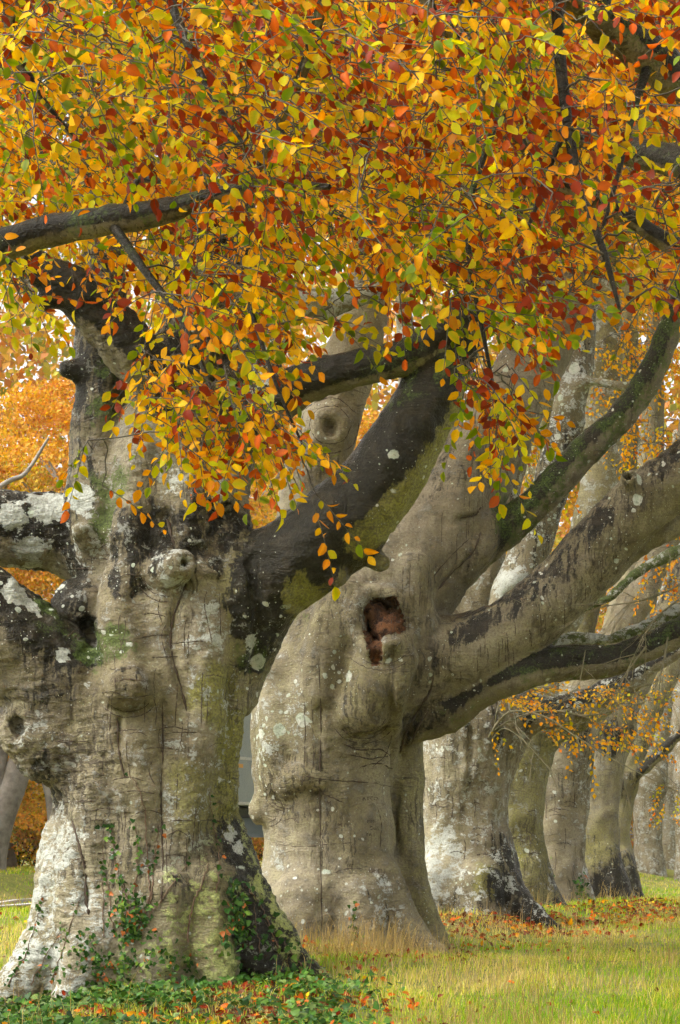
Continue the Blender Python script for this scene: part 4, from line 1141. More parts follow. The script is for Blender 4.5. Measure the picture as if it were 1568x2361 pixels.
WARM = dict(y=4, g=3.4, o=1.4, r=0.4, l=2.4, n=0.9, b=0.3)
GREENISH = dict(y=1.6, g=1.2, o=0.7, l=3, n=2.6, b=0.4)
RUSTY = dict(y=2.6, g=3.4, o=2.2, r=0.9, l=1.0, b=.6)
crowns = [crown_mesh('crown', 101, 230, 190, 5.6, 13, 0.125, WARM, 0.1), crown_mesh('crown', 102, 230, 190, 5.2, 14, 0.125, RUSTY, 0.1), crown_mesh('crown', 103, 230, 190, 5.4, 12, 0.125, GREENISH, 0.1)]
for m, _ in crowns: m.materials.append(FARLEAF)
GREYBARK = simple_material('grey_bark', (0.30, 0.275, 0.235), 0.7, 4, (0.16, 0.14, 0.115), bump=0.02)
def bg_tree(x, y, ci, scale, rz, label, lean=(0, 0), tr=0.42, group='beeches beyond the road', trunk_h=9.0):
    z = float(ground_z(x, y))
    root = empty('beech_tree', (x, y, z), label, 'tree', group)
    me, cc = crowns[ci]
    top = np.array([lean[0], lean[1], trunk_h])
    t = np.linspace(0, 1, 9)[:, None]
    P = top * t + np.array([0.25, 0.1, 0]) * np.sin(t * 5 + x)
    P[0, 2] = -0.3
    link('trunk', tubes_mesh('trunk', [(P, np.concatenate([[tr * 1.5, tr * 1.08], np.linspace(tr, tr * 0.3, 7)]))], 12), root, mats=[GREYBARK])
    rr = np.random.default_rng(int(abs(x * 31 + y * 7)))
    cs, sn = math.cos(rz), math.sin(rz)
    for i in rr.choice(len(cc), 13, replace=False):
        e = np.array([cc[i][0] * cs - cc[i][1] * sn, cc[i][0] * sn + cc[i][1] * cs, cc[i][2]]) * scale
        s0 = P[min(8, max(2, int(e[2] / trunk_h * 8 * 0.55)))]
        tt = np.linspace(0, 1, 7)[:, None]
        Q = s0 * (1 - tt) + e * tt + np.array([0, 0, 0.9]) * np.sin(tt * np.pi) + rr.normal(0, 0.12, (7, 3)) * np.sin(tt * np.pi)
        link('limb', tubes_mesh('limb', [(Q, np.linspace(tr * 0.32, 0.03, 7))], 7), root, mats=[GREYBARK])
    o = link('crown', me, root)
    o.scale = (scale,) * 3; o.rotation_euler = (0, 0, rz); o['kind'] = 'stuff'
    return root
bgs = [(-14.6, 54, 0, 1.0, 0.4, 'beech at far left whose orange leaves hang beside the nearest trunk', (1.2, 0)),
       (-7.2, 69, 1, 1.0, 1.9, 'rust-gold beech behind the forked grey stems at the left', (1.0, 0)),
       (-10.4, 72, 2, 1.0, 3.1, 'greener beech at the left edge beyond the road', (-1, 0)),
       (-4.6, 71, 0, 1.05, 4.4, 'beech beyond the road hidden behind the nearest trunk', (1, 0)),
       (-1.4, 80, 1, 1.1, 5.2, 'rust-leaved beech showing in the gap above the black bough', (0.5, 0)),
       (2.2, 89, 0, 1.1, 0.9, 'golden beech behind the second trunk', (0, 0)),
       (6.0, 97, 2, 1.15, 2.2, 'yellow-green beech behind the receding row', (0, 0)),
       (13.2, 106, 1, 1.1, 3.0, 'rusty beech behind the far right trunks', (1, 0)),
       (19.5, 98, 0, 1.1, 4.0, 'golden beech beyond the right edge of the meadow', (0, 0)),
       (-13.5, 73, 0, 1.1, 1.1, 'tall golden beech at the left edge of the far wood', (0, 0)),
       (-15.5, 62, 1, 1.0, 2.6, 'rust-gold beech beyond the left edge', (0, 0)),
       (24.0, 112, 0, 1.1, 5.1, 'golden beech far beyond the meadow at the right', (0.6, 0))]
for b in bgs:
    bg_tree(*b[:6], lean=b[6])
# second stem of the leaning tree
P = np.array([W(u, v, 58.5) for u, v in [(40, 2035), (-5, 2010), (10, 1900), (45, 1800), (75, 1700), (110, 1580), (160, 1450)]])
leantree = empty('beech_tree', (P[0][0], 58.5, float(ground_z(P[0][0], 58.5))), 'hazy grey beech with leaning forked stems by the left edge', 'tree', 'beeches beyond the road')
for nm, pts, rs in [('trunk', [(-40, 2060), (-30, 1980), (0, 1890), (35, 1800), (62, 1700), (100, 1560), (150, 1400)], [60, 46, 34, 30, 27, 22, 14]),
                    ('stem', [(-35, 1990), (-15, 1880), (-5, 1780), (5, 1680), (5, 1560), (20, 1400)], [30, 24, 20, 18, 16, 10]),
                    ('stem', [(70, 1700), (92, 1760), (112, 1830), (118, 1900)], [10, 11, 10, 8]),
                    ('stem', [(112, 1010), (60, 1090), (20, 1110), (-60, 1160)], [3, 5, 6, 7])]:
    q = catmull(np.array([list(W(u, v, 58.5)) + [r * 58.5 / F] for (u, v), r in zip(pts, rs)]), 4)
    link(nm, tubes_mesh(nm, [(q[:, :3] - np.array(leantree.location), q[:, 3])], 12), leantree, mats=[GREYBARK])
# the wood that closes the view
r_ = np.random.default_rng(77)
n = 120000
th = r_.uniform(-0.36, 0.36, n); dist = r_.uniform(104, 128, n)
zz = r_.uniform(0, 1, n) ** 0.9 * (33 + 4 * np.sin(th * 23) + 3 * np.sin(th * 61))
B = np.stack([np.sin(th) * dist, np.cos(th) * dist, zz - 0.4], 1) + r_.normal(0, 0.3, (n, 3))
cl = fbm(B * np.array([1, 0.4, 1]), 0.25, 9, 2)
keep = fbm(B, 0.5, 12, 2) > -0.45
B, cl, zz = B[keep], cl[keep], zz[keep]; n = len(B)
ca, _ = palette(n, RUSTY); cb, _ = palette(n, GREENISH)
col = np.where((cl > 0.05)[:, None], cb, ca)
L = r_.uniform(0.3, 0.62, n)
col = col * 0.6 + np.array([0.54, 0.46, 0.22]) * 0.4  # haze painted into the far leaves, paler and duller than their own colour
me = flat_leaves('wood', B, r_.normal(0, 1, (n, 3)), r_.normal(0, 1, (n, 3)) + [0, -0.6, 0.5], L, L * 0.75, col)
tag(link('wood', me, mats=[FARLEAF]), 'hazy autumn wood closing the view behind everything', 'wood', kind='stuff')
# roadside bushes
def bush(x, y, rx, h, w, label):
    n = int(2600 * rx * h / 2.4)
    p = rng.normal(0, 1, (n, 3)); p = norm(p) * rng.uniform(0.45, 1, (n, 1)) ** 0.6
    p *= 1 + 0.3 * noise3(p * 3 + x, 1.0, 3)[:, None]
    p = p * np.array([rx, rx * 0.8, h * 0.55]) + np.array([0, 0, h * 0.5])
    p = p[p[:, 2] > 0]; n = len(p)
    col, _ = palette(n, w)
    root = empty('bush', (x, y, float(ground_z(x, y))), label, 'bush', 'bushes beyond the road')
    me = flat_leaves('foliage', p, rng.normal(0, 1, (n, 3)), rng.normal(0, 1, (n, 3)) + [0, 0, .7], rng.uniform(.07, .15, n), rng.uniform(.05, .1, n), col * 0.7)
    o = link('foliage', me, root, mats=[FARLEAF]); o['kind'] = 'stuff'
    lines = [(np.array([[0, 0, -.1], rng.normal(0, .15, 3) + [0, 0, h * .3], rng.normal(0, .3, 3) * [rx, rx, 0] + [0, 0, h * .7]]), [0.03, 0.02, 0.008]) for _ in range(4)]
    for l in lines: link('stem', tubes_mesh('stem', [l], 5), root, mats=[TWIG])
for x, y, rx, h, w, lb in [(-10.4, 78, 2.2, 2.6, GREENISH, 'green roadside bush at the far left of the verge'), (-8.3, 74, 1.6, 1.8, dict(b=3, g=1, l=1.2, n=1), 'brown roadside bush left of the nearest trunk'), (-6.4, 76, 1.9, 2.3, GREENISH, 'green bush just left of the nearest trunk'), (-3.4, 80, 2.0, 2.2, dict(b=2, n=1, o=1, l=1), 'brown bush hidden between the first two trunks')]:
    bush(x, y, rx, h, w, lb)

# ------------------------------------------------------------------ lorry on the road
GREYP = simple_material('lorry_grey_paint', (0.25, 0.30, 0.32), 0.4, 3, (0.22, 0.27, 0.29))
RAIL = simple_material('aluminium_rail', (0.55, 0.57, 0.56), 0.4, 30, (0.4, 0.42, 0.41))
DARKM = simple_material('dark_metal', (0.05, 0.055, 0.06), 0.5, 10)
RUB = simple_material('tyre_rubber', (0.02, 0.02, 0.02), 0.85, 20)
GLASSM = simple_material('cab_glass', (0.03, 0.04, 0.045), 0.08, spec=0.6)
REFL = simple_material('amber_reflector', (0.6, 0.28, 0.02), 0.35)
def boxm(name, lo, hi, parent, mat, bev=0.0):
    lo, hi = np.array(lo, float), np.array(hi, float)
    import bmesh
    bm = bmesh.new()
    bmesh.ops.create_cube(bm, size=1.0)
    for v in bm.verts: v.co = Vector([(lo[i] + hi[i]) / 2 + v.co[i] * (hi[i] - lo[i]) for i in range(3)])
    if bev: bmesh.ops.bevel(bm, geom=bm.edges[:], offset=bev, segments=2, affect='EDGES')
    me = bpy.data.meshes.new(name); bm.to_mesh(me); bm.free()
    return link(name, me, parent, mats=[mat])
LY = 52.0
lx = float(row_x(LY)) - 8.45
lorry = empty('lorry', (lx - 1.2, LY, float(ground_z(lx - 1.2, LY)) + 0.05), 'grey box lorry on the road glimpsed between the first two trunks', 'lorry')
lorry.rotation_euler = (0, 0, -math.atan(0.317))
bd = boxm('body', (-1.2, -4.2, 1.42), (1.2, 2.6, 4.15), lorry, GREYP, 0.03)
for z in (4.08, 3.42, 2.4, 1.46):
    for sx in (-1, 1):
        boxm('rail', (sx * 1.2 - 0.02, -4.2, z - 0.03), (sx * 1.2 + 0.02, 2.6, z + 0.03), bd, RAIL, 0.006)
for y in np.arange(-3.6, 2.4, 0.85):
    boxm('reflector', (1.21, y, 2.2), (1.222, y + 0.3, 2.28), bd, REFL)
boxm('chassis', (-0.5, -4.1, 1.2), (0.5, 4.6, 1.41), lorry, DARKM, 0.02)
cab = boxm('cab', (-1.18, 2.85, 0.75), (1.18, 4.8, 3.3), lorry, GREYP, 0.14)
boxm('windscreen', (-1.0, 4.79, 1.95), (1.0, 4.82, 2.9), cab, GLASSM, 0.01)
for sx in (-1, 1): boxm('side_window', (sx * 1.185 - 0.012, 3.3, 2.0), (sx * 1.185 + 0.012, 4.4, 2.8), cab, GLASSM, 0.004)
for sx in (-1, 1):
    for y in (3.75, -2.6, -3.75):
        an = np.linspace(0, 2 * np.pi, 28)
        P = np.array([[sx * 0.86, y, 0.5], [sx * 0.88, y, 0.5], [sx * 1.14, y, 0.5], [sx * 1.16, y, 0.5]])
        wh = link('wheel', tubes_mesh('wheel', [(P, [0.42, 0.5, 0.5, 0.42])], 26), lorry, mats=[RUB])
        link('rim', tubes_mesh('rim', [(np.array([[sx * 1.02, y, 0.5], [sx * 1.1, y, 0.5], [sx * 1.11, y, 0.5]]), [0.34, 0.3, 0.005])], 20), wh, mats=[RAIL])

# ------------------------------------------------------------------ crowns of the row trees that show in the picture
def tree_foliage(T, specs, w, leaf=0.08, flat=True, name='leaves', nodes=None, rads=None, tilt=0.6, spacing=0.05):
    C, DR, LS = uv_sprays(specs)
    B, Dv, Nv, Id, tw = make_sprays(C, DR, LS, spacing=spacing, tilt=tilt)
    n = len(B)
    ca, _ = palette(n, w); cs, _ = palette(len(C), w)
    col = ca * 0.65 + cs[Id] * 0.35
    L = leaf * rng.uniform(0.75, 1.25, n)
    off = T.base
    me = flat_leaves(name, B - off, Dv, Nv, L, L * 0.68, col) if flat else leaves_mesh(name, B - off, Dv, Nv, L, L * 0.66, col, np.clip(col * [0.8, 0.55, 0.5], 0, 1))
    o = link(name, me, T.root, mats=[FARLEAF if flat else LEAF]); o['kind'] = 'stuff'
    if nodes is None:
        nodes = np.vstack([l['p'] for l in T.limbs if l['part'] in ('bough', 'leader', 'branch')]); rads = np.concatenate([l['r'] for l in T.limbs if l['part'] in ('bough', 'leader', 'branch')])
    cl = connect(C, nodes, rads)
    o = link('twigs', tubes_mesh('twigs', [(p - off, r) for p, r in cl + tw], 4), T.root, mats=[TWIG]); o['kind'] = 'stuff'
R_, L_, Dn = (0.8, -0.25), (-0.8, -0.25), (0.25, -0.7)
# upper crowns closing over the avenue, mostly unseen, added to shade the row
for T, ci, dx, dy, zz_, sc_, rz in [(T1, 0, 0.3, 0.5, 7.6, 1.0, .3), (T2, 1, 0.5, 0.3, 9.4, 1.05, 1.2), (T3, 2, 0.4, 0.5, 10.2, 1.05, 2.0), (T4, 0, 0.4, 0.5, 11.2, 1.05, 2.9), (T5, 1, 0.6, 0.5, 12.0, 1.0, 3.8), (T6, 0, 0.5, 0.5, 13.0, 1.0, 4.4), (T7, 2, 0.5, 0.5, 14.0, 1.0, 5.2)]:
    o = link('upper_crown', crowns[ci][0], T.root); o['kind'] = 'stuff'
    o.location = (dx, dy, zz_); o.scale = (sc_,) * 3; o.rotation_euler = (0, 0, rz)
tree_foliage(T1, [(330, 150, 480, 240, 22.5, 26, 330, R_), (300, 480, 350, 160, 22.8, 25.5, 120, Dn), (900, 200, 420, 240, 23, 26.5, 260, R_), (820, 520, 260, 90, 23, 25, 60, R_), (60, 420, 160, 200, 22.5, 26, 80, Dn)], dict(y=4, l=3, g=2, n=1.2, o=1, r=.5), 0.085)
tree_foliage(T2, [(1050, 150, 500, 260, 28, 33, 320, R_), (1350, 250, 330, 300, 27, 33, 330, R_), (1250, 520, 260, 110, 28, 32, 90, R_), (500, 150, 450, 260, 28.5, 33, 220, R_), (1520, 520, 120, 140, 28, 32, 40, R_)], dict(y=4, l=2, g=3, o=2, r=1), 0.085)
tree_foliage(T3, [(1250, 1010, 60, 70, 36, 38, 20, Dn), (1240, 1600, 130, 24, 34, 36, 22, (0.9, -0.02)), (1400, 1610, 110, 22, 34, 36, 24, (0.95, 0.05)), (1360, 1680, 130, 45, 34, 36.5, 26, (0.85, -0.3)), (1150, 1680, 30, 20, 34, 35, 2, Dn), (1430, 1640, 100, 50, 35, 36.5, 12, R_)], dict(y=4, g=4, o=1.2, l=2), 0.075)
tree_foliage(T4, [(1440, 830, 120, 80, 39, 45, 70, Dn), (1500, 1060, 100, 90, 40, 46, 70, Dn), (1400, 950, 90, 50, 40, 44, 26, Dn), (1360, 830, 60, 70, 40, 44, 24, Dn), (1270, 1110, 60, 60, 40, 44, 22, Dn)], dict(y=4, g=4, o=1.6, l=1.4), 0.085)
tree_foliage(T5, [(1500, 750, 110, 90, 46, 52, 60, Dn), (1540, 1300, 60, 70, 46, 50, 26, Dn), (1520, 1180, 90, 70, 46, 52, 40, Dn), (1480, 1400, 90, 60, 46, 50, 14, Dn)], dict(y=3, g=4, o=2.6, l=1, r=.6), 0.09)
tree_foliage(T7, [(1555, 1840, 40, 40, 57, 62, 16, Dn), (1500, 1690, 70, 60, 56, 60, 10, R_), (1560, 1580, 50, 60, 56, 60, 10, R_)], dict(y=3, g=3, o=1.6, l=2.5, n=1), 0.09)
def bare_twigs(T, starts, seed, mat, name='twig', n1=7, scale=1.0):
    r = np.random.default_rng(seed)
    for pts, r0 in starts:
        q = catmull(np.array([W(u, v, d) for u, v, d in pts]), 5)
        lines = [(q - T.base, np.linspace(r0, r0 * 0.3, len(q)))]
        for _ in range(n1):
            i = int(r.integers(2, len(q) - 1)); t = norm(q[min(i + 1, len(q) - 1)] - q[i])
            d = norm(t + r.normal(0, .55, 3)); L = r.uniform(.35, 1.1) * scale
            s = np.linspace(0, 1, 6)[:, None]
            b = q[i] + d * s * L + np.array([0, 0, -0.25]) * (s * L) ** 2 + r.normal(0, .03, (6, 3)) * s
            lines.append((b - T.base, np.linspace(r0 * .45, r0 * .15, 6)))
            for _k in range(3):
                j = int(r.integers(1, 5)); d3 = norm(d + r.normal(0, .6, 3)); L3 = L * r.uniform(.25, .5)
                b3 = b[j] + d3 * s * L3
                lines.append((b3 - T.base, np.linspace(r0 * .25, r0 * .1, 6)))
        o = link(name, tubes_mesh(name, lines, 5), T.root, mats=[mat])
TW2 = simple_material('pale_twig', (0.20, 0.165, 0.09), 0.6, 8, (0.10, 0.10, 0.045))
bare_twigs(T3, [([(1128, 1700, 35), (1150, 1665, 34.8), (1185, 1640, 34.6), (1260, 1655, 34.4), (1330, 1700, 34.2), (1430, 1760, 34), (1568, 1830, 33.8)], .022),
                ([(1135, 1690, 35), (1180, 1660, 34.7), (1260, 1640, 34.5), (1360, 1650, 34.3), (1460, 1625, 34.2), (1560, 1600, 34.2)], .022),
                ([(1135, 1705, 35), (1165, 1680, 34.8), (1220, 1720, 34.6), (1280, 1790, 34.4)], .014),
                ([(1140, 1690, 35), (1150, 1630, 34.9), (1190, 1590, 34.8), (1260, 1585, 34.8)], .016)], 5, TW2)
bare_twigs(T2, [([(1490, 1490, 29.4), (1440, 1560, 29.2), (1400, 1640, 29)], .012), ([(1540, 1470, 29.4), (1520, 1560, 29.2), (1470, 1600, 29.1)], .014), ([(1568, 1380, 29.6), (1500, 1440, 29.2), (1440, 1560, 29)], .014), ([(1600, 1330, 29.5), (1500, 1380, 29.2), (1380, 1400, 29)], .014), ([(1350, 1500, 29.4), (1330, 1590, 29.2), (1280, 1630, 29.1)], .008)], 6, TW2, n1=9)

# ------------------------------------------------------------------ the overhanging tree whose leaves fill the top of the picture
T0base = np.array([-6.1, 16.6, float(ground_z(-6.1, 16.6))])
T0 = empty('beech_tree', T0base, 'overhanging beech whose leafy sprays fill the upper half of the picture', 'tree')
def tube_part(name, pts, parent, off, mat, n=5, sides=14, bump=0.03):
    q = catmull(np.array([list(W(u, v, d)) + [r * d / F] for u, v, d, r in pts]), n)
    P, R = q[:, :3], np.maximum(q[:, 3], 0.004)
    P = P + (rng.normal(0, 1, P.shape) * R[:, None] * bump)
    R = R * (1 + rng.normal(0, bump, len(R)))
    me = tubes_mesh(name, [(P - off, R)], sides)
    n_ = len(me.vertices)
    nz = np.zeros(n_ * 3, dtype=np.float32); me.vertex_normals.foreach_get('vector', nz); nz = nz.reshape(-1, 3)
    co = np.zeros(n_ * 3, dtype=np.float32); me.vertices.foreach_get('co', co); co = co.reshape(-1, 3)
    set_f(me, 0.98 * sstep(-0.62, -0.1, nz[:, 2]) + 0.12, 'wet'); set_f(me, np.full(n_, 0.16), 'lichen'); set_f(me, 0.04 + 0.26 * sstep(-.3, .3, noise3(co, 1.2, 3)), 'moss')
    for a, x in (('algae', .25), ('pale', 0.0), ('rugged', .15), ('sulphur', 0.0)): set_f(me, np.full(n_, x), a)
    for a, sd in (('big', 31), ('zone', 37), ('wz', 41)): set_f(me, noise3(co, 1.2, sd), a)
    link(name, me, parent, mats=[mat])
    return P, R
q = np.array([T0base + [0, 0, -0.3], T0base + [0, 0, 0.4], T0base + [0.05, 0, 1.6], T0base + [0.1, 0, 3.0], T0base + [0.2, 0, 4.6], T0base + [0.3, -0.1, 7], T0base + [0.2, 0, 10]])
def uvd(p): return (UC + p[0] / p[1] * F, VH - (p[2] - H) / p[1] * F, p[1])
N0, R0 = [], []
def limb0(name, pts, **k):
    P, R = tube_part(name, pts, T0, T0base, BARK, **k)
    N0.append(P); R0.append(R)
limb0('trunk', [uvd(p) + (r,) for p, r in zip(q, (430, 330, 270, 265, 240, 180, 110))], sides=24, bump=0.02)
tA, tB = uvd(q[4]), uvd(q[5])
limb0('bough', [tA + (90,), (-560, 800, 17.2, 76), (-250, 650, 17.3, 56), (-60, 600, 17.3, 41), (40, 556, 17.3, 38), (130, 530, 17.3, 36), (230, 512, 17.2, 34), (370, 490, 17.1, 31), (470, 460, 17, 20), (620, 425, 16.8, 13), (760, 432, 16.6, 7)])
limb0('bough', [tB + (95,), (-700, 200, 16.4, 80), (-300, -150, 16, 70), (100, -260, 15.6, 62), (500, -270, 15.2, 58), (950, -190, 15, 56), (1250, -70, 15.5, 52), (1400, 50, 16, 50), (1500, 130, 16.3, 48), (1620, 230, 16.5, 44), (1800, 330, 17, 34), (1950, 380, 17, 20)])
limb0('branch', [(1190, -95, 15.3, 18), (1275, -20, 15.4, 15), (1290, 120, 15.5, 14), (1308, 280, 15.4, 13), (1335, 420, 15.3, 11), (1395, 590, 15, 8), (1430, 720, 14.9, 4)], sides=8)
limb0('branch', [(1308, 285, 15.4, 9), (1262, 400, 15.3, 7), (1228, 500, 15.2, 5), (1180, 600, 15.2, 3)], sides=8)
limb0('branch', [(1800, 330, 17, 38), (1660, 392, 17.6, 37), (1540, 368, 18, 36), (1440, 345, 18.3, 33), (1330, 312, 18.4, 22), (1200, 290, 18.4, 9)], sides=12)
limb0('branch', [(1050, -160, 15.2, 20), (1080, 60, 16, 18), (1150, 260, 16.6, 17), (1270, 405, 17, 19), (1400, 472, 17, 20), (1568, 578, 17, 21), (1720, 660, 17, 12)], sides=10)
limb0('branch', [(780, -240, 15.1, 18), (745, 0, 15.3, 15), (690, 190, 15.6, 13), (640, 290, 15.8, 11), (600, 385, 16, 8), (560, 520, 16, 5)], sides=8)
limb0('branch', [(640, 290, 15.8, 8), (690, 380, 15.7, 7), (705, 470, 15.6, 5)], sides=8)
limb0('branch', [(950, -190, 15, 18), (985, 10, 15.4, 16), (1050, 85, 15.6, 14), (1120, 150, 15.8, 10), (1190, 260, 15.9, 6)], sides=8)
limb0('branch', [(360, -270, 15.4, 16), (380, -50, 15.2, 12), (440, 120, 15, 10), (500, 240, 14.9, 7), (560, 330, 14.8, 4)], sides=8)
limb0('branch', [(0, -255, 15.8, 22), (40, -60, 16, 18), (20, 70, 16.2, 16), (90, 220, 16.4, 10), (180, 330, 16.5, 6)], sides=8)
limb0('branch', [(284, 497, 17.15, 10), (300, 452, 17.1, 9), (322, 415, 17.1, 9), (352, 416, 17.05, 8), (378, 420, 17, 6)], sides=8)
limb0('branch', [(1500, 130, 16.3, 14), (1460, 260, 16, 9), (1420, 420, 15.8, 6), (1380, 560, 15.7, 4)], sides=8)
limb0('branch', [(250, 505, 17.2, 14), (330, 620, 16.8, 10), (420, 740, 16.5, 8), (480, 880, 16.3, 6), (530, 1010, 16.2, 4)], sides=8)
limb0('branch', [(620, 425, 16.8, 9), (560, 620, 16.4, 8), (600, 780, 16.2, 6), (650, 920, 16, 4), (700, 1030, 16, 3)], sides=8)
limb0('branch', [(1150, 260, 16.6, 10), (1080, 480, 16.2, 8), (1090, 640, 16, 7), (1120, 800, 15.9, 5), (1150, 960, 15.8, 3)], sides=8)
N0 = np.vstack(N0); R0 = np.concatenate(R0)
bu = [0, 100, 200, 300, 400, 500, 570, 610, 650, 750, 900, 1000, 1060, 1150, 1210, 1240, 1350, 1450, 1568, 1700]
bv = [610, 590, 660, 720, 770, 850, 890, 780, 640, 590, 625, 700, 770, 850, 800, 670, 600, 600, 650, 660]
C, DR, LS = [], [], []
while len(C) < 2500:
    u = rng.uniform(-120, 1680); v = rng.uniform(-150, 900)
    b = np.interp(u, bu, bv) - 55
    if v > b: continue
    # thinner where the photograph shows bark through the leaves
    thin = 1.0
    for (cu, cv, ru, rv, th) in [(190, 520, 235, 62, 0.5), (1480, 350, 140, 62, 0.4), (1305, 250, 34, 210, 0.6), (70, 430, 90, 60, 0.5), (1480, 110, 150, 90, 0.55), (250, 640, 130, 50, 0.5), (720, 430, 60, 40, 0.5), (1440, 500, 160, 70, 0.5)]:
        if ((u - cu) / ru) ** 2 + ((v - cv) / rv) ** 2 < 1: thin = th
    if rng.uniform() > thin: continue
    d = rng.uniform(13.8, 21.5) if v < 500 else rng.uniform(14.5, 19)
    if thin < 0.7 and rng.uniform() < 0.9: d = rng.uniform(18.4, 21.5)
    if -60 < u < 430 and 330 < v < 600: d = rng.uniform(17.9, 21.0)
    C.append(W(u, v, d))
    DR.append(np.array([rng.normal(0.55, 0.6), rng.normal(-0.15, 0.5), rng.normal(-0.35, 0.3)]))
    LS.append(rng.uniform(0.32, 0.62))
ex = [(45, 690, 50, 90, 15.5, 18, 12, (0.3, -0.6)), (420, 900, 110, 110, 15.5, 17.5, 40, (0.3, -0.7)), (480, 1000, 70, 70, 15.5, 17.5, 15, (0.2, -0.8)), (360, 900, 60, 60, 15.5, 17.5, 8, Dn), (565, 890, 65, 100, 15.3, 17.2, 30, (0.45, -0.7)), (610, 980, 55, 45, 15.3, 17, 14, (0.6, -0.65)), (670, 1050, 40, 35, 15.3, 16.8, 4, (0.5, -0.7)), (735, 1160, 25, 30, 15.5, 16.5, 2, (0.4, -0.8)),
      (1100, 870, 85, 60, 15, 17, 26, (0.3, -0.8)), (1160, 930, 50, 60, 15, 16.8, 12, (0.35, -0.8)), (1130, 1030, 28, 45, 15, 16.5, 4, (0.3, -0.9)), (230, 1040, 40, 60, 15.5, 17, 2, (-0.4, -0.6)), (740, 745, 35, 40, 15.3, 16.6, 4, (0.5, -0.6)), (1400, 640, 160, 60, 15, 18, 22, R_), (860, 650, 100, 45, 15, 17, 14, R_), (210, 1110, 30, 25, 15.5, 17, 1, Dn), (330, 830, 60, 60, 15.5, 17.5, 8, Dn), (1540, 690, 40, 60, 14.5, 16, 4, Dn), (430, 1060, 60, 30, 15.3, 16.8, 3, Dn)]
c2, d2, l2 = uv_sprays(ex)
n_main = len(C)
C = np.vstack([np.array(C), c2]); DR = np.vstack([np.array(DR), d2]); LS = np.concatenate([LS, l2 * 0.85])
B, Dv, Nv, Id, tw = make_sprays(C, DR, LS, spacing=0.044, tilt=0.6)
n = len(B)
uu = UC + B[:, 0] / B[:, 1] * F; vv = VH - (B[:, 2] - H) / B[:, 1] * F
redness = sstep(0.0, 1.0, 0.33 + 0.45 * (uu / 1568) - 0.30 * (vv / 1000) + 0.8 * fbm(np.stack([uu, vv, np.zeros(n)], 1), 1 / 260., 5, 2))
green = sstep(-0.1, 0.5, fbm(np.stack([uu, vv, np.zeros(n)], 1), 1 / 230., 25, 2) + 0.25 * np.exp(-((uu - 850) / 350) ** 2 - ((vv - 480) / 200) ** 2))
pw = np.stack([0.27 - 0.10 * redness, 0.17 + 0 * redness, 0.08 + 0.14 * redness, 0.06 + 0.30 * redness, (0.13 + 0.22 * green) * (1 - 0.4 * redness), (0.22 + 0.2 * green) * (1 - 0.55 * redness)], 1)
pw /= pw.sum(1)[:, None]
names = ['y', 'g', 'o', 'r', 'n', 'l']
# each spray leans to one colour, each leaf departs from it
sp = np.array([rng.choice(6, p=pw[np.argmax(Id == i)]) for i in range(len(C))])
pick = (rng.uniform(size=(n, 1)) > np.cumsum(pw, 1)).sum(1).clip(0, 5)
pick = np.where(rng.uniform(size=n) < 0.55, sp[Id], pick)
base = np.array([PAL[k] for k in names])
edge = np.array([PAL[k] for k in ('g', 'o', 'r', 'b', 'l', 'y')])
ca = np.clip(base[pick] * rng.normal(1.02, 0.2, (n, 1)) * rng.normal(1, 0.05, (n, 3)), 0.004, 0.95)
eb = rng.uniform(0, 1, (n, 1)) ** 0.7
cb = np.clip((base[pick] * (1 - eb) + edge[pick] * eb) * 0.92, 0.004, 0.95)
L = 0.076 * rng.uniform(0.62, 1.32, n)
big = np.argsort(-(L / B[:, 1]) - 0.004 * (vv > 620))[:300]
rest = np.setdiff1d(np.arange(n), big)
me = leaves_mesh('leaves', B[rest] - T0base, Dv[rest], Nv[rest], L[rest], L[rest] * 0.66, ca[rest], cb[rest], curl=0.22, fold=0.32)
o = link('leaves', me, T0, mats=[LEAF]); o['kind'] = 'stuff'
# the leaves that show largest, one by one
protos = {}
for i in big:
    k = (int(pick[i]), int(rng.integers(0, 4)))
    if k not in protos:
        z = np.zeros((1, 3))
        m = leaves_mesh('leaf', z, np.array([[0, 1.0, 0]]), np.array([[0, 0, 1.0]]), np.ones(1), np.array([0.67]), ca[i:i + 1], cb[i:i + 1])
        m.materials.append(LEAF)
        protos[k] = m
    o = bpy.data.objects.new('leaf', protos[k]); COL.objects.link(o); o.parent = T0
    y = Vector(Dv[i]); x = y.cross(Vector(Nv[i])).normalized(); z = x.cross(y)
    m4 = Matrix((x * L[i], y * L[i], z * L[i])).transposed().to_4x4()
    m4.translation = Vector(B[i] - T0base)
    o.matrix_local = m4
cl = connect(C, N0, R0)
o = link('twigs', tubes_mesh('twigs', [(p - T0base, r) for p, r in cl + tw], 4), T0, mats=[TWIG]); o['kind'] = 'stuff'

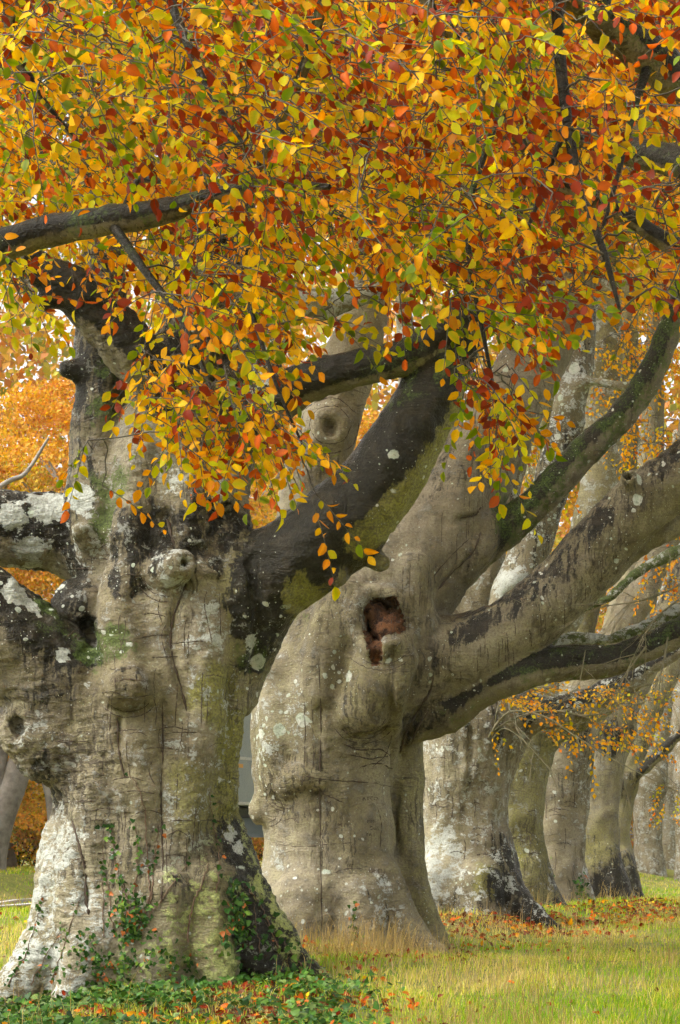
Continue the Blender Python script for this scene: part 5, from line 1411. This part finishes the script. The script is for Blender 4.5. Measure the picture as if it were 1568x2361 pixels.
# ------------------------------------------------------------------ grass
def blades(n_target, dmin, dmax, h0, h1, width, cols, power=1.6, xr=0.152, mask=None, lean=0.35):
    d = dmin * (dmax / dmin) ** (rng.uniform(0, 1, n_target) ** power)
    x = rng.uniform(-1, 1, n_target) * (xr * d + 0.6)
    if mask is not None:
        k = rng.uniform(size=n_target) < mask(x, d); x, d = x[k], d[k]
    n = len(x)
    z = ground_z(x, d)
    b = np.stack([x, d, z - 0.01], 1)
    hh = rng.uniform(h0, h1, n) * (0.7 + 0.6 * sstep(-0.4, 0.4, noise3(b, 0.9, 8)))
    ln = rng.normal(0, lean, (n, 2)) * hh[:, None] + np.array([0.08, 0]) * hh[:, None]
    a = rng.uniform(0, 2 * np.pi, n); w = width * (0.6 + 0.8 * rng.uniform(size=n)) * np.maximum(1, d / 26)
    sx = np.stack([np.cos(a) * w, np.sin(a) * w * 0.5, 0 * w], 1)
    mid = b + np.concatenate([ln * 0.35, (hh * 0.6)[:, None]], 1)
    tip = b + np.concatenate([ln, hh[:, None] * rng.uniform(0.75, 1, (n, 1))], 1)
    V = np.stack([b - sx, b + sx, mid + sx * 0.7, mid - sx * 0.7, tip], 1).reshape(-1, 3)
    o5 = (np.arange(n) * 5)[:, None]
    cn = fbm(b, 0.45, 15, 2)[:, None] + rng.normal(0, 0.28, (n, 1)) + 0.25 * sstep(30, 20, d)[:, None]
    col = np.where(cn < -0.12, cols[0], np.where(cn < 0.12, cols[1], np.where(cn < 0.34, cols[2], cols[3]))) * rng.normal(1, 0.18, (n, 1))
    return V, np.array([[0, 1, 2, 3]]) + o5, np.array([[3, 2, 4]]) + o5, np.repeat(np.clip(col, 0.005, 0.9), 5, axis=0)
def bankmask(x, d):
    e = 0.25 + 0.35 * np.sin(d * 1.3) * 0.4
    return np.where((x < e) & (d < 23.6) & (x > -5), 0.4, 1.0)
GC = np.array([(0.23, 0.43, 0.012), (0.44, 0.53, 0.03), (0.64, 0.58, 0.09), (0.76, 0.60, 0.22)])
V, Qd, Tr, Cc = blades(150000, 15.0, 82, 0.05, 0.13, 0.0035, GC, mask=bankmask)
me = mesh_np('grass', V, quads=Qd, tris=Tr, smooth=False); set_col(me, Cc)
tag(link('grass', me, mats=[GRASSM]), 'short green and yellow meadow grass under the trees', 'grass', kind='stuff')
def drymask(x, d):
    p = np.stack([x, d, 0 * x], 1)
    m = sstep(-0.05, 0.35, fbm(p, 0.35, 23, 2)) * 0.5
    m = np.maximum(m, 0.95 * np.exp(-((x - 0.35) / 0.8) ** 2 - ((d - 27) / 1.6) ** 2))
    m = np.maximum(m, 0.5 * np.exp(-((x - 0.2) / 0.7) ** 2 - ((d - 24.5) / 1.2) ** 2))
    return m * np.where((x < 0.1) & (d < 23), 0.1, 1)
DC = np.array([(0.38, 0.28, 0.10), (0.46, 0.34, 0.13), (0.52, 0.38, 0.15), (0.55, 0.40, 0.19)])
V, Qd, Tr, Cc = blades(46000, 15.5, 52, 0.16, 0.44, 0.0024, DC, power=1.3, mask=drymask, lean=0.3)
V2, Q2, T2_, C2 = blades(9000, 24.6, 29.2, 0.28, 0.58, 0.0022, DC, power=1.0, mask=lambda x, d: np.exp(-((x - 0.25) / 0.75) ** 2 - ((d - 27.4) / 1.3) ** 2), lean=0.22)
k0 = len(V); V = np.vstack([V, V2]); Qd = np.vstack([Qd, Q2 + k0]); Tr = np.vstack([Tr, T2_ + k0]); Cc = np.vstack([Cc, C2])
me = mesh_np('dry_grass', V, quads=Qd, tris=Tr, smooth=False); set_col(me, Cc)
tag(link('dry_grass', me, mats=[GRASSM]), 'tall straw-coloured grass stalks standing in the meadow', 'grass', kind='stuff')

# ------------------------------------------------------------------ ivy and fallen leaves on the bank
def scatter(n, f, lift=(0.0, 0.03)):
    P = []
    while len(P) < n:
        m = n * 3
        d = rng.uniform(15.2, 62, m) ** 1.0; x = rng.uniform(-1, 1, m) * (0.15 * d + 0.5)
        k = rng.uniform(size=m) < f(x, d)
        for a, b in zip(x[k], d[k]): P.append((a, b))
    P = np.array(P[:n])
    z = ground_z(P[:, 0], P[:, 1]) + rng.uniform(lift[0], lift[1], n)
    return np.stack([P[:, 0], P[:, 1], z], 1)
def ivy_f(x, d):
    p = np.stack([x, d, 0 * x], 1)
    e = 0.05 + 0.35 * noise3(p, 0.8, 2)
    return np.where((d < 23.7) & (x > -4.4), sstep(e + 0.5, e - 0.5, x), 0) * sstep(-0.35, 0.25, fbm(p, 0.9, 44, 2)) 
B = scatter(9500, ivy_f, (0.0, 0.10))
n = len(B)
col = np.array([(0.028, 0.080, 0.014), (0.055, 0.14, 0.02), (0.10, 0.20, 0.03), (0.15, 0.22, 0.06)])[rng.choice(4, n, p=[.35, .35, .2, .1])] * rng.normal(1, .2, (n, 1))
L = rng.uniform(0.04, 0.09, n)
me = leaves_mesh('ivy_ground_cover', B, rng.normal(0, 1, (n, 3)) * [1, 1, .35], rng.normal(0, .45, (n, 3)) + [0, -.45, 1], L, L * 1.0, np.clip(col, .004, 1), np.clip(col * 0.8, .004, 1), curl=0.1, fold=0.1, shape=IVY_S)
tag(link('ivy_ground_cover', me, mats=[IVY]), 'dark green ivy carpet on the bank below the nearest beech', 'ivy', kind='stuff')
def fall_f(x, d):
    p = np.stack([x, d, 0 * x], 1)
    f = 0.5 * np.where((d < 24) & (x < 0.8 + 0.5 * noise3(p, .7, 3)) & (x > -4.6), 1, 0)
    rx = row_x(d)
    f = np.maximum(f, 0.8 * np.exp(-((x - rx - 1.3) / 1.0) ** 2) * sstep(24, 33, d))
    f = np.maximum(f, 0.35 * np.exp(-((x - 0.5) / 1.2) ** 2 - ((d - 27) / 2.5) ** 2))
    return np.maximum(f * sstep(-.3, .2, fbm(p, .7, 51, 2)), 0.012)
B = scatter(4200, fall_f, (0.0, 0.06))
n = len(B)
ca, _ = palette(n, dict(r=3, o=2.2, b=3.2, g=1.0, y=.3))
L = rng.uniform(0.055, 0.092, n) * np.where(B[:, 1] > 32, 1.2, 1)
me = leaves_mesh('fallen_leaves', B, rng.normal(0, 1, (n, 3)) * [1, 1, .4], rng.normal(0, .6, (n, 3)) + [0, -.35, 1], L, L * .65, ca, np.clip(ca * .7, .004, 1), curl=0.3, fold=0.4)
tag(link('fallen_leaves', me, mats=[LITTER]), 'orange and rust fallen beech leaves lying in the grass', 'leaf litter', kind='stuff')

# ------------------------------------------------------------------ ivy climbing the trunks
STEM = simple_material('ivy_stem', (0.16, 0.095, 0.05), 0.7, 30, (0.09, 0.05, 0.03))
def climber(T, strands, label, dens=0.03, size=0.05, clumps=()):
    root = empty('ivy_plant', T.base, label, 'ivy')
    off = T.base
    Bs, Ds, Ns, cs = [], [], [], []
    for pts, leafy, thick in strands:
        q = catmull(np.array(pts, float), 8)
        q = q + rng.normal(0, 1.6, q.shape)
        line = []
        for u, v in q:
            h, nn = T.cast(u, v)
            if h is None or h.y > T.D + 0.3: continue
            line.append(np.array(h) + np.array(nn) * 0.008)
            m = rng.poisson(leafy)
            for _ in range(m):
                Bs.append(np.array(h) + np.array(nn) * rng.uniform(.012, .04) + rng.normal(0, 0.022, 3)); Ns.append(np.array(nn) + rng.normal(0, .35, 3)); Ds.append(np.array([rng.normal(0, .7), 0, -0.6 + rng.normal(0, .5)]))
                cs.append(rng.uniform())
        if len(line) > 2:
            link('stem', tubes_mesh('stem', [(np.array(line) - off, np.linspace(thick, thick * .4, len(line)))], 5), root, mats=[STEM])
    for u, v, ru, rv, m in clumps:
        for _ in range(m):
            h, nn = T.cast(u + rng.normal(0, ru), v + rng.normal(0, rv))
            if h is None or h.y > T.D + 0.3: continue
            Bs.append(np.array(h) + np.array(nn) * rng.uniform(.01, .14)); Ns.append(np.array(nn) + rng.normal(0, .45, 3) + [0, 0, .3]); Ds.append(np.array([rng.normal(0, .7), rng.normal(0, .3), -0.5 + rng.normal(0, .5)])); cs.append(rng.uniform())
    Bs, Ds, Ns, cs = np.array(Bs), np.array(Ds), np.array(Ns), np.array(cs)
    n = len(Bs)
    if n:
        c0 = np.where((cs < .1)[:, None], (0.42, 0.13, 0.03), np.where((cs < .55)[:, None], (0.03, 0.085, 0.016), np.where((cs < .85)[:, None], (0.06, 0.14, 0.022), (0.13, 0.22, 0.03)))) * rng.normal(1, .15, (n, 1))
        L = size * rng.uniform(.6, 1.2, n)
        o = link('leaves', leaves_mesh('leaves', Bs - off, Ds, Ns, L, L * .95, np.clip(c0, .004, 1), np.clip(c0 * .8, .004, 1), curl=.1, fold=.12, shape=IVY_S), root, mats=[IVY]); o['kind'] = 'stuff'
    return root
climber(T1, [([(305, 2150), (290, 2060), (268, 1990), (255, 1900)], 1.4, .007), ([(312, 2150), (310, 2060), (318, 1980), (314, 1900)], 1.5, .008), ([(300, 2140), (285, 2080), (280, 2000)], 1.2, .006), ([(345, 2120), (352, 2040), (360, 1960), (366, 1900)], 0.7, .006), ([(325, 2130), (345, 2070), (340, 1980), (330, 1850), (300, 1780)], 0.1, .009), ([(330, 2130), (350, 2050), (356, 1950)], 0.1, .008), ([(240, 2160), (238, 2080), (232, 2000)], .4, .006), ([(500, 2060), (505, 1980), (492, 1900), (480, 1820)], .8, .006), ([(260, 2140), (250, 2050), (238, 1990), (240, 1900)], .5, .005), ([(430, 2170), (445, 2080), (470, 2030), (480, 1990)], .15, .01), ([(330, 2130), (420, 2010), (440, 1980)], .2, .006)],
        'ivy climbing in thin strands up the nearest beech trunk', size=.05, clumps=[(308, 2108, 18, 24, 150), (318, 2150, 22, 14, 70), (205, 2180, 18, 24, 60), (290, 2215, 75, 18, 130), (390, 2210, 36, 20, 60), (240, 2235, 40, 14, 60)])
climber(T1, [([(540, 2140), (535, 2070), (528, 2030)], 1.5, .007), ([(640, 2190), (610, 2110), (580, 2060), (560, 2040)], .15, .008), ([(700, 2240), (660, 2180), (610, 2130)], .2, .008), ([(600, 2200), (590, 2140), (585, 2080)], .2, .006)], 'ivy clump on the dark right root of the nearest beech', size=.068, clumps=[(540, 2100, 14, 26, 100), (535, 2160, 18, 22, 50), (620, 2180, 50, 40, 50)])
climber(T1, [([(20, 2270), (60, 2200), (85, 2120), (98, 2060)], 1.3, .006), ([(120, 2260), (150, 2180), (170, 2110), (190, 2060)], 1.0, .006), ([(70, 2270), (110, 2200), (150, 2130)], .5, .006)], 'sparse ivy edging the white left root of the nearest beech', size=.042)
climber(T2, [([(822, 2175), (815, 2140), (820, 2085)], 2.2, .006)], 'small ivy sprig at the foot of the second beech', size=.05, clumps=[(830, 2165, 10, 10, 14)])
climber(T5, [([(1270, 2080), (1262, 2040), (1258, 1990)], 1.5, .008)], 'ivy on the fifth beech, seen low on its trunk', size=.09, clumps=[(1335, 2060, 7, 20, 60), (1265, 2040, 8, 26, 30)])

# ------------------------------------------------------------------ thin haze in the air of the wood
HZ = bpy.data.materials.new('haze'); HZ.use_nodes = True
ht = HZ.node_tree; ht.nodes.clear()
ho = ht.nodes.new('ShaderNodeOutputMaterial'); pv = ht.nodes.new('ShaderNodeVolumePrincipled')
pv.inputs['Color'].default_value = (0.93, 0.94, 0.92, 1); pv.inputs['Density'].default_value = HAZE; pv.inputs['Anisotropy'].default_value = 0.2
ht.links.new(pv.outputs[0], ho.inputs['Volume'])
hz = boxm('haze', (-230, -70, -2), (230, 390, 42), None, HZ)
tag(hz, 'thin autumn haze hanging in the avenue', 'haze', kind='stuff')
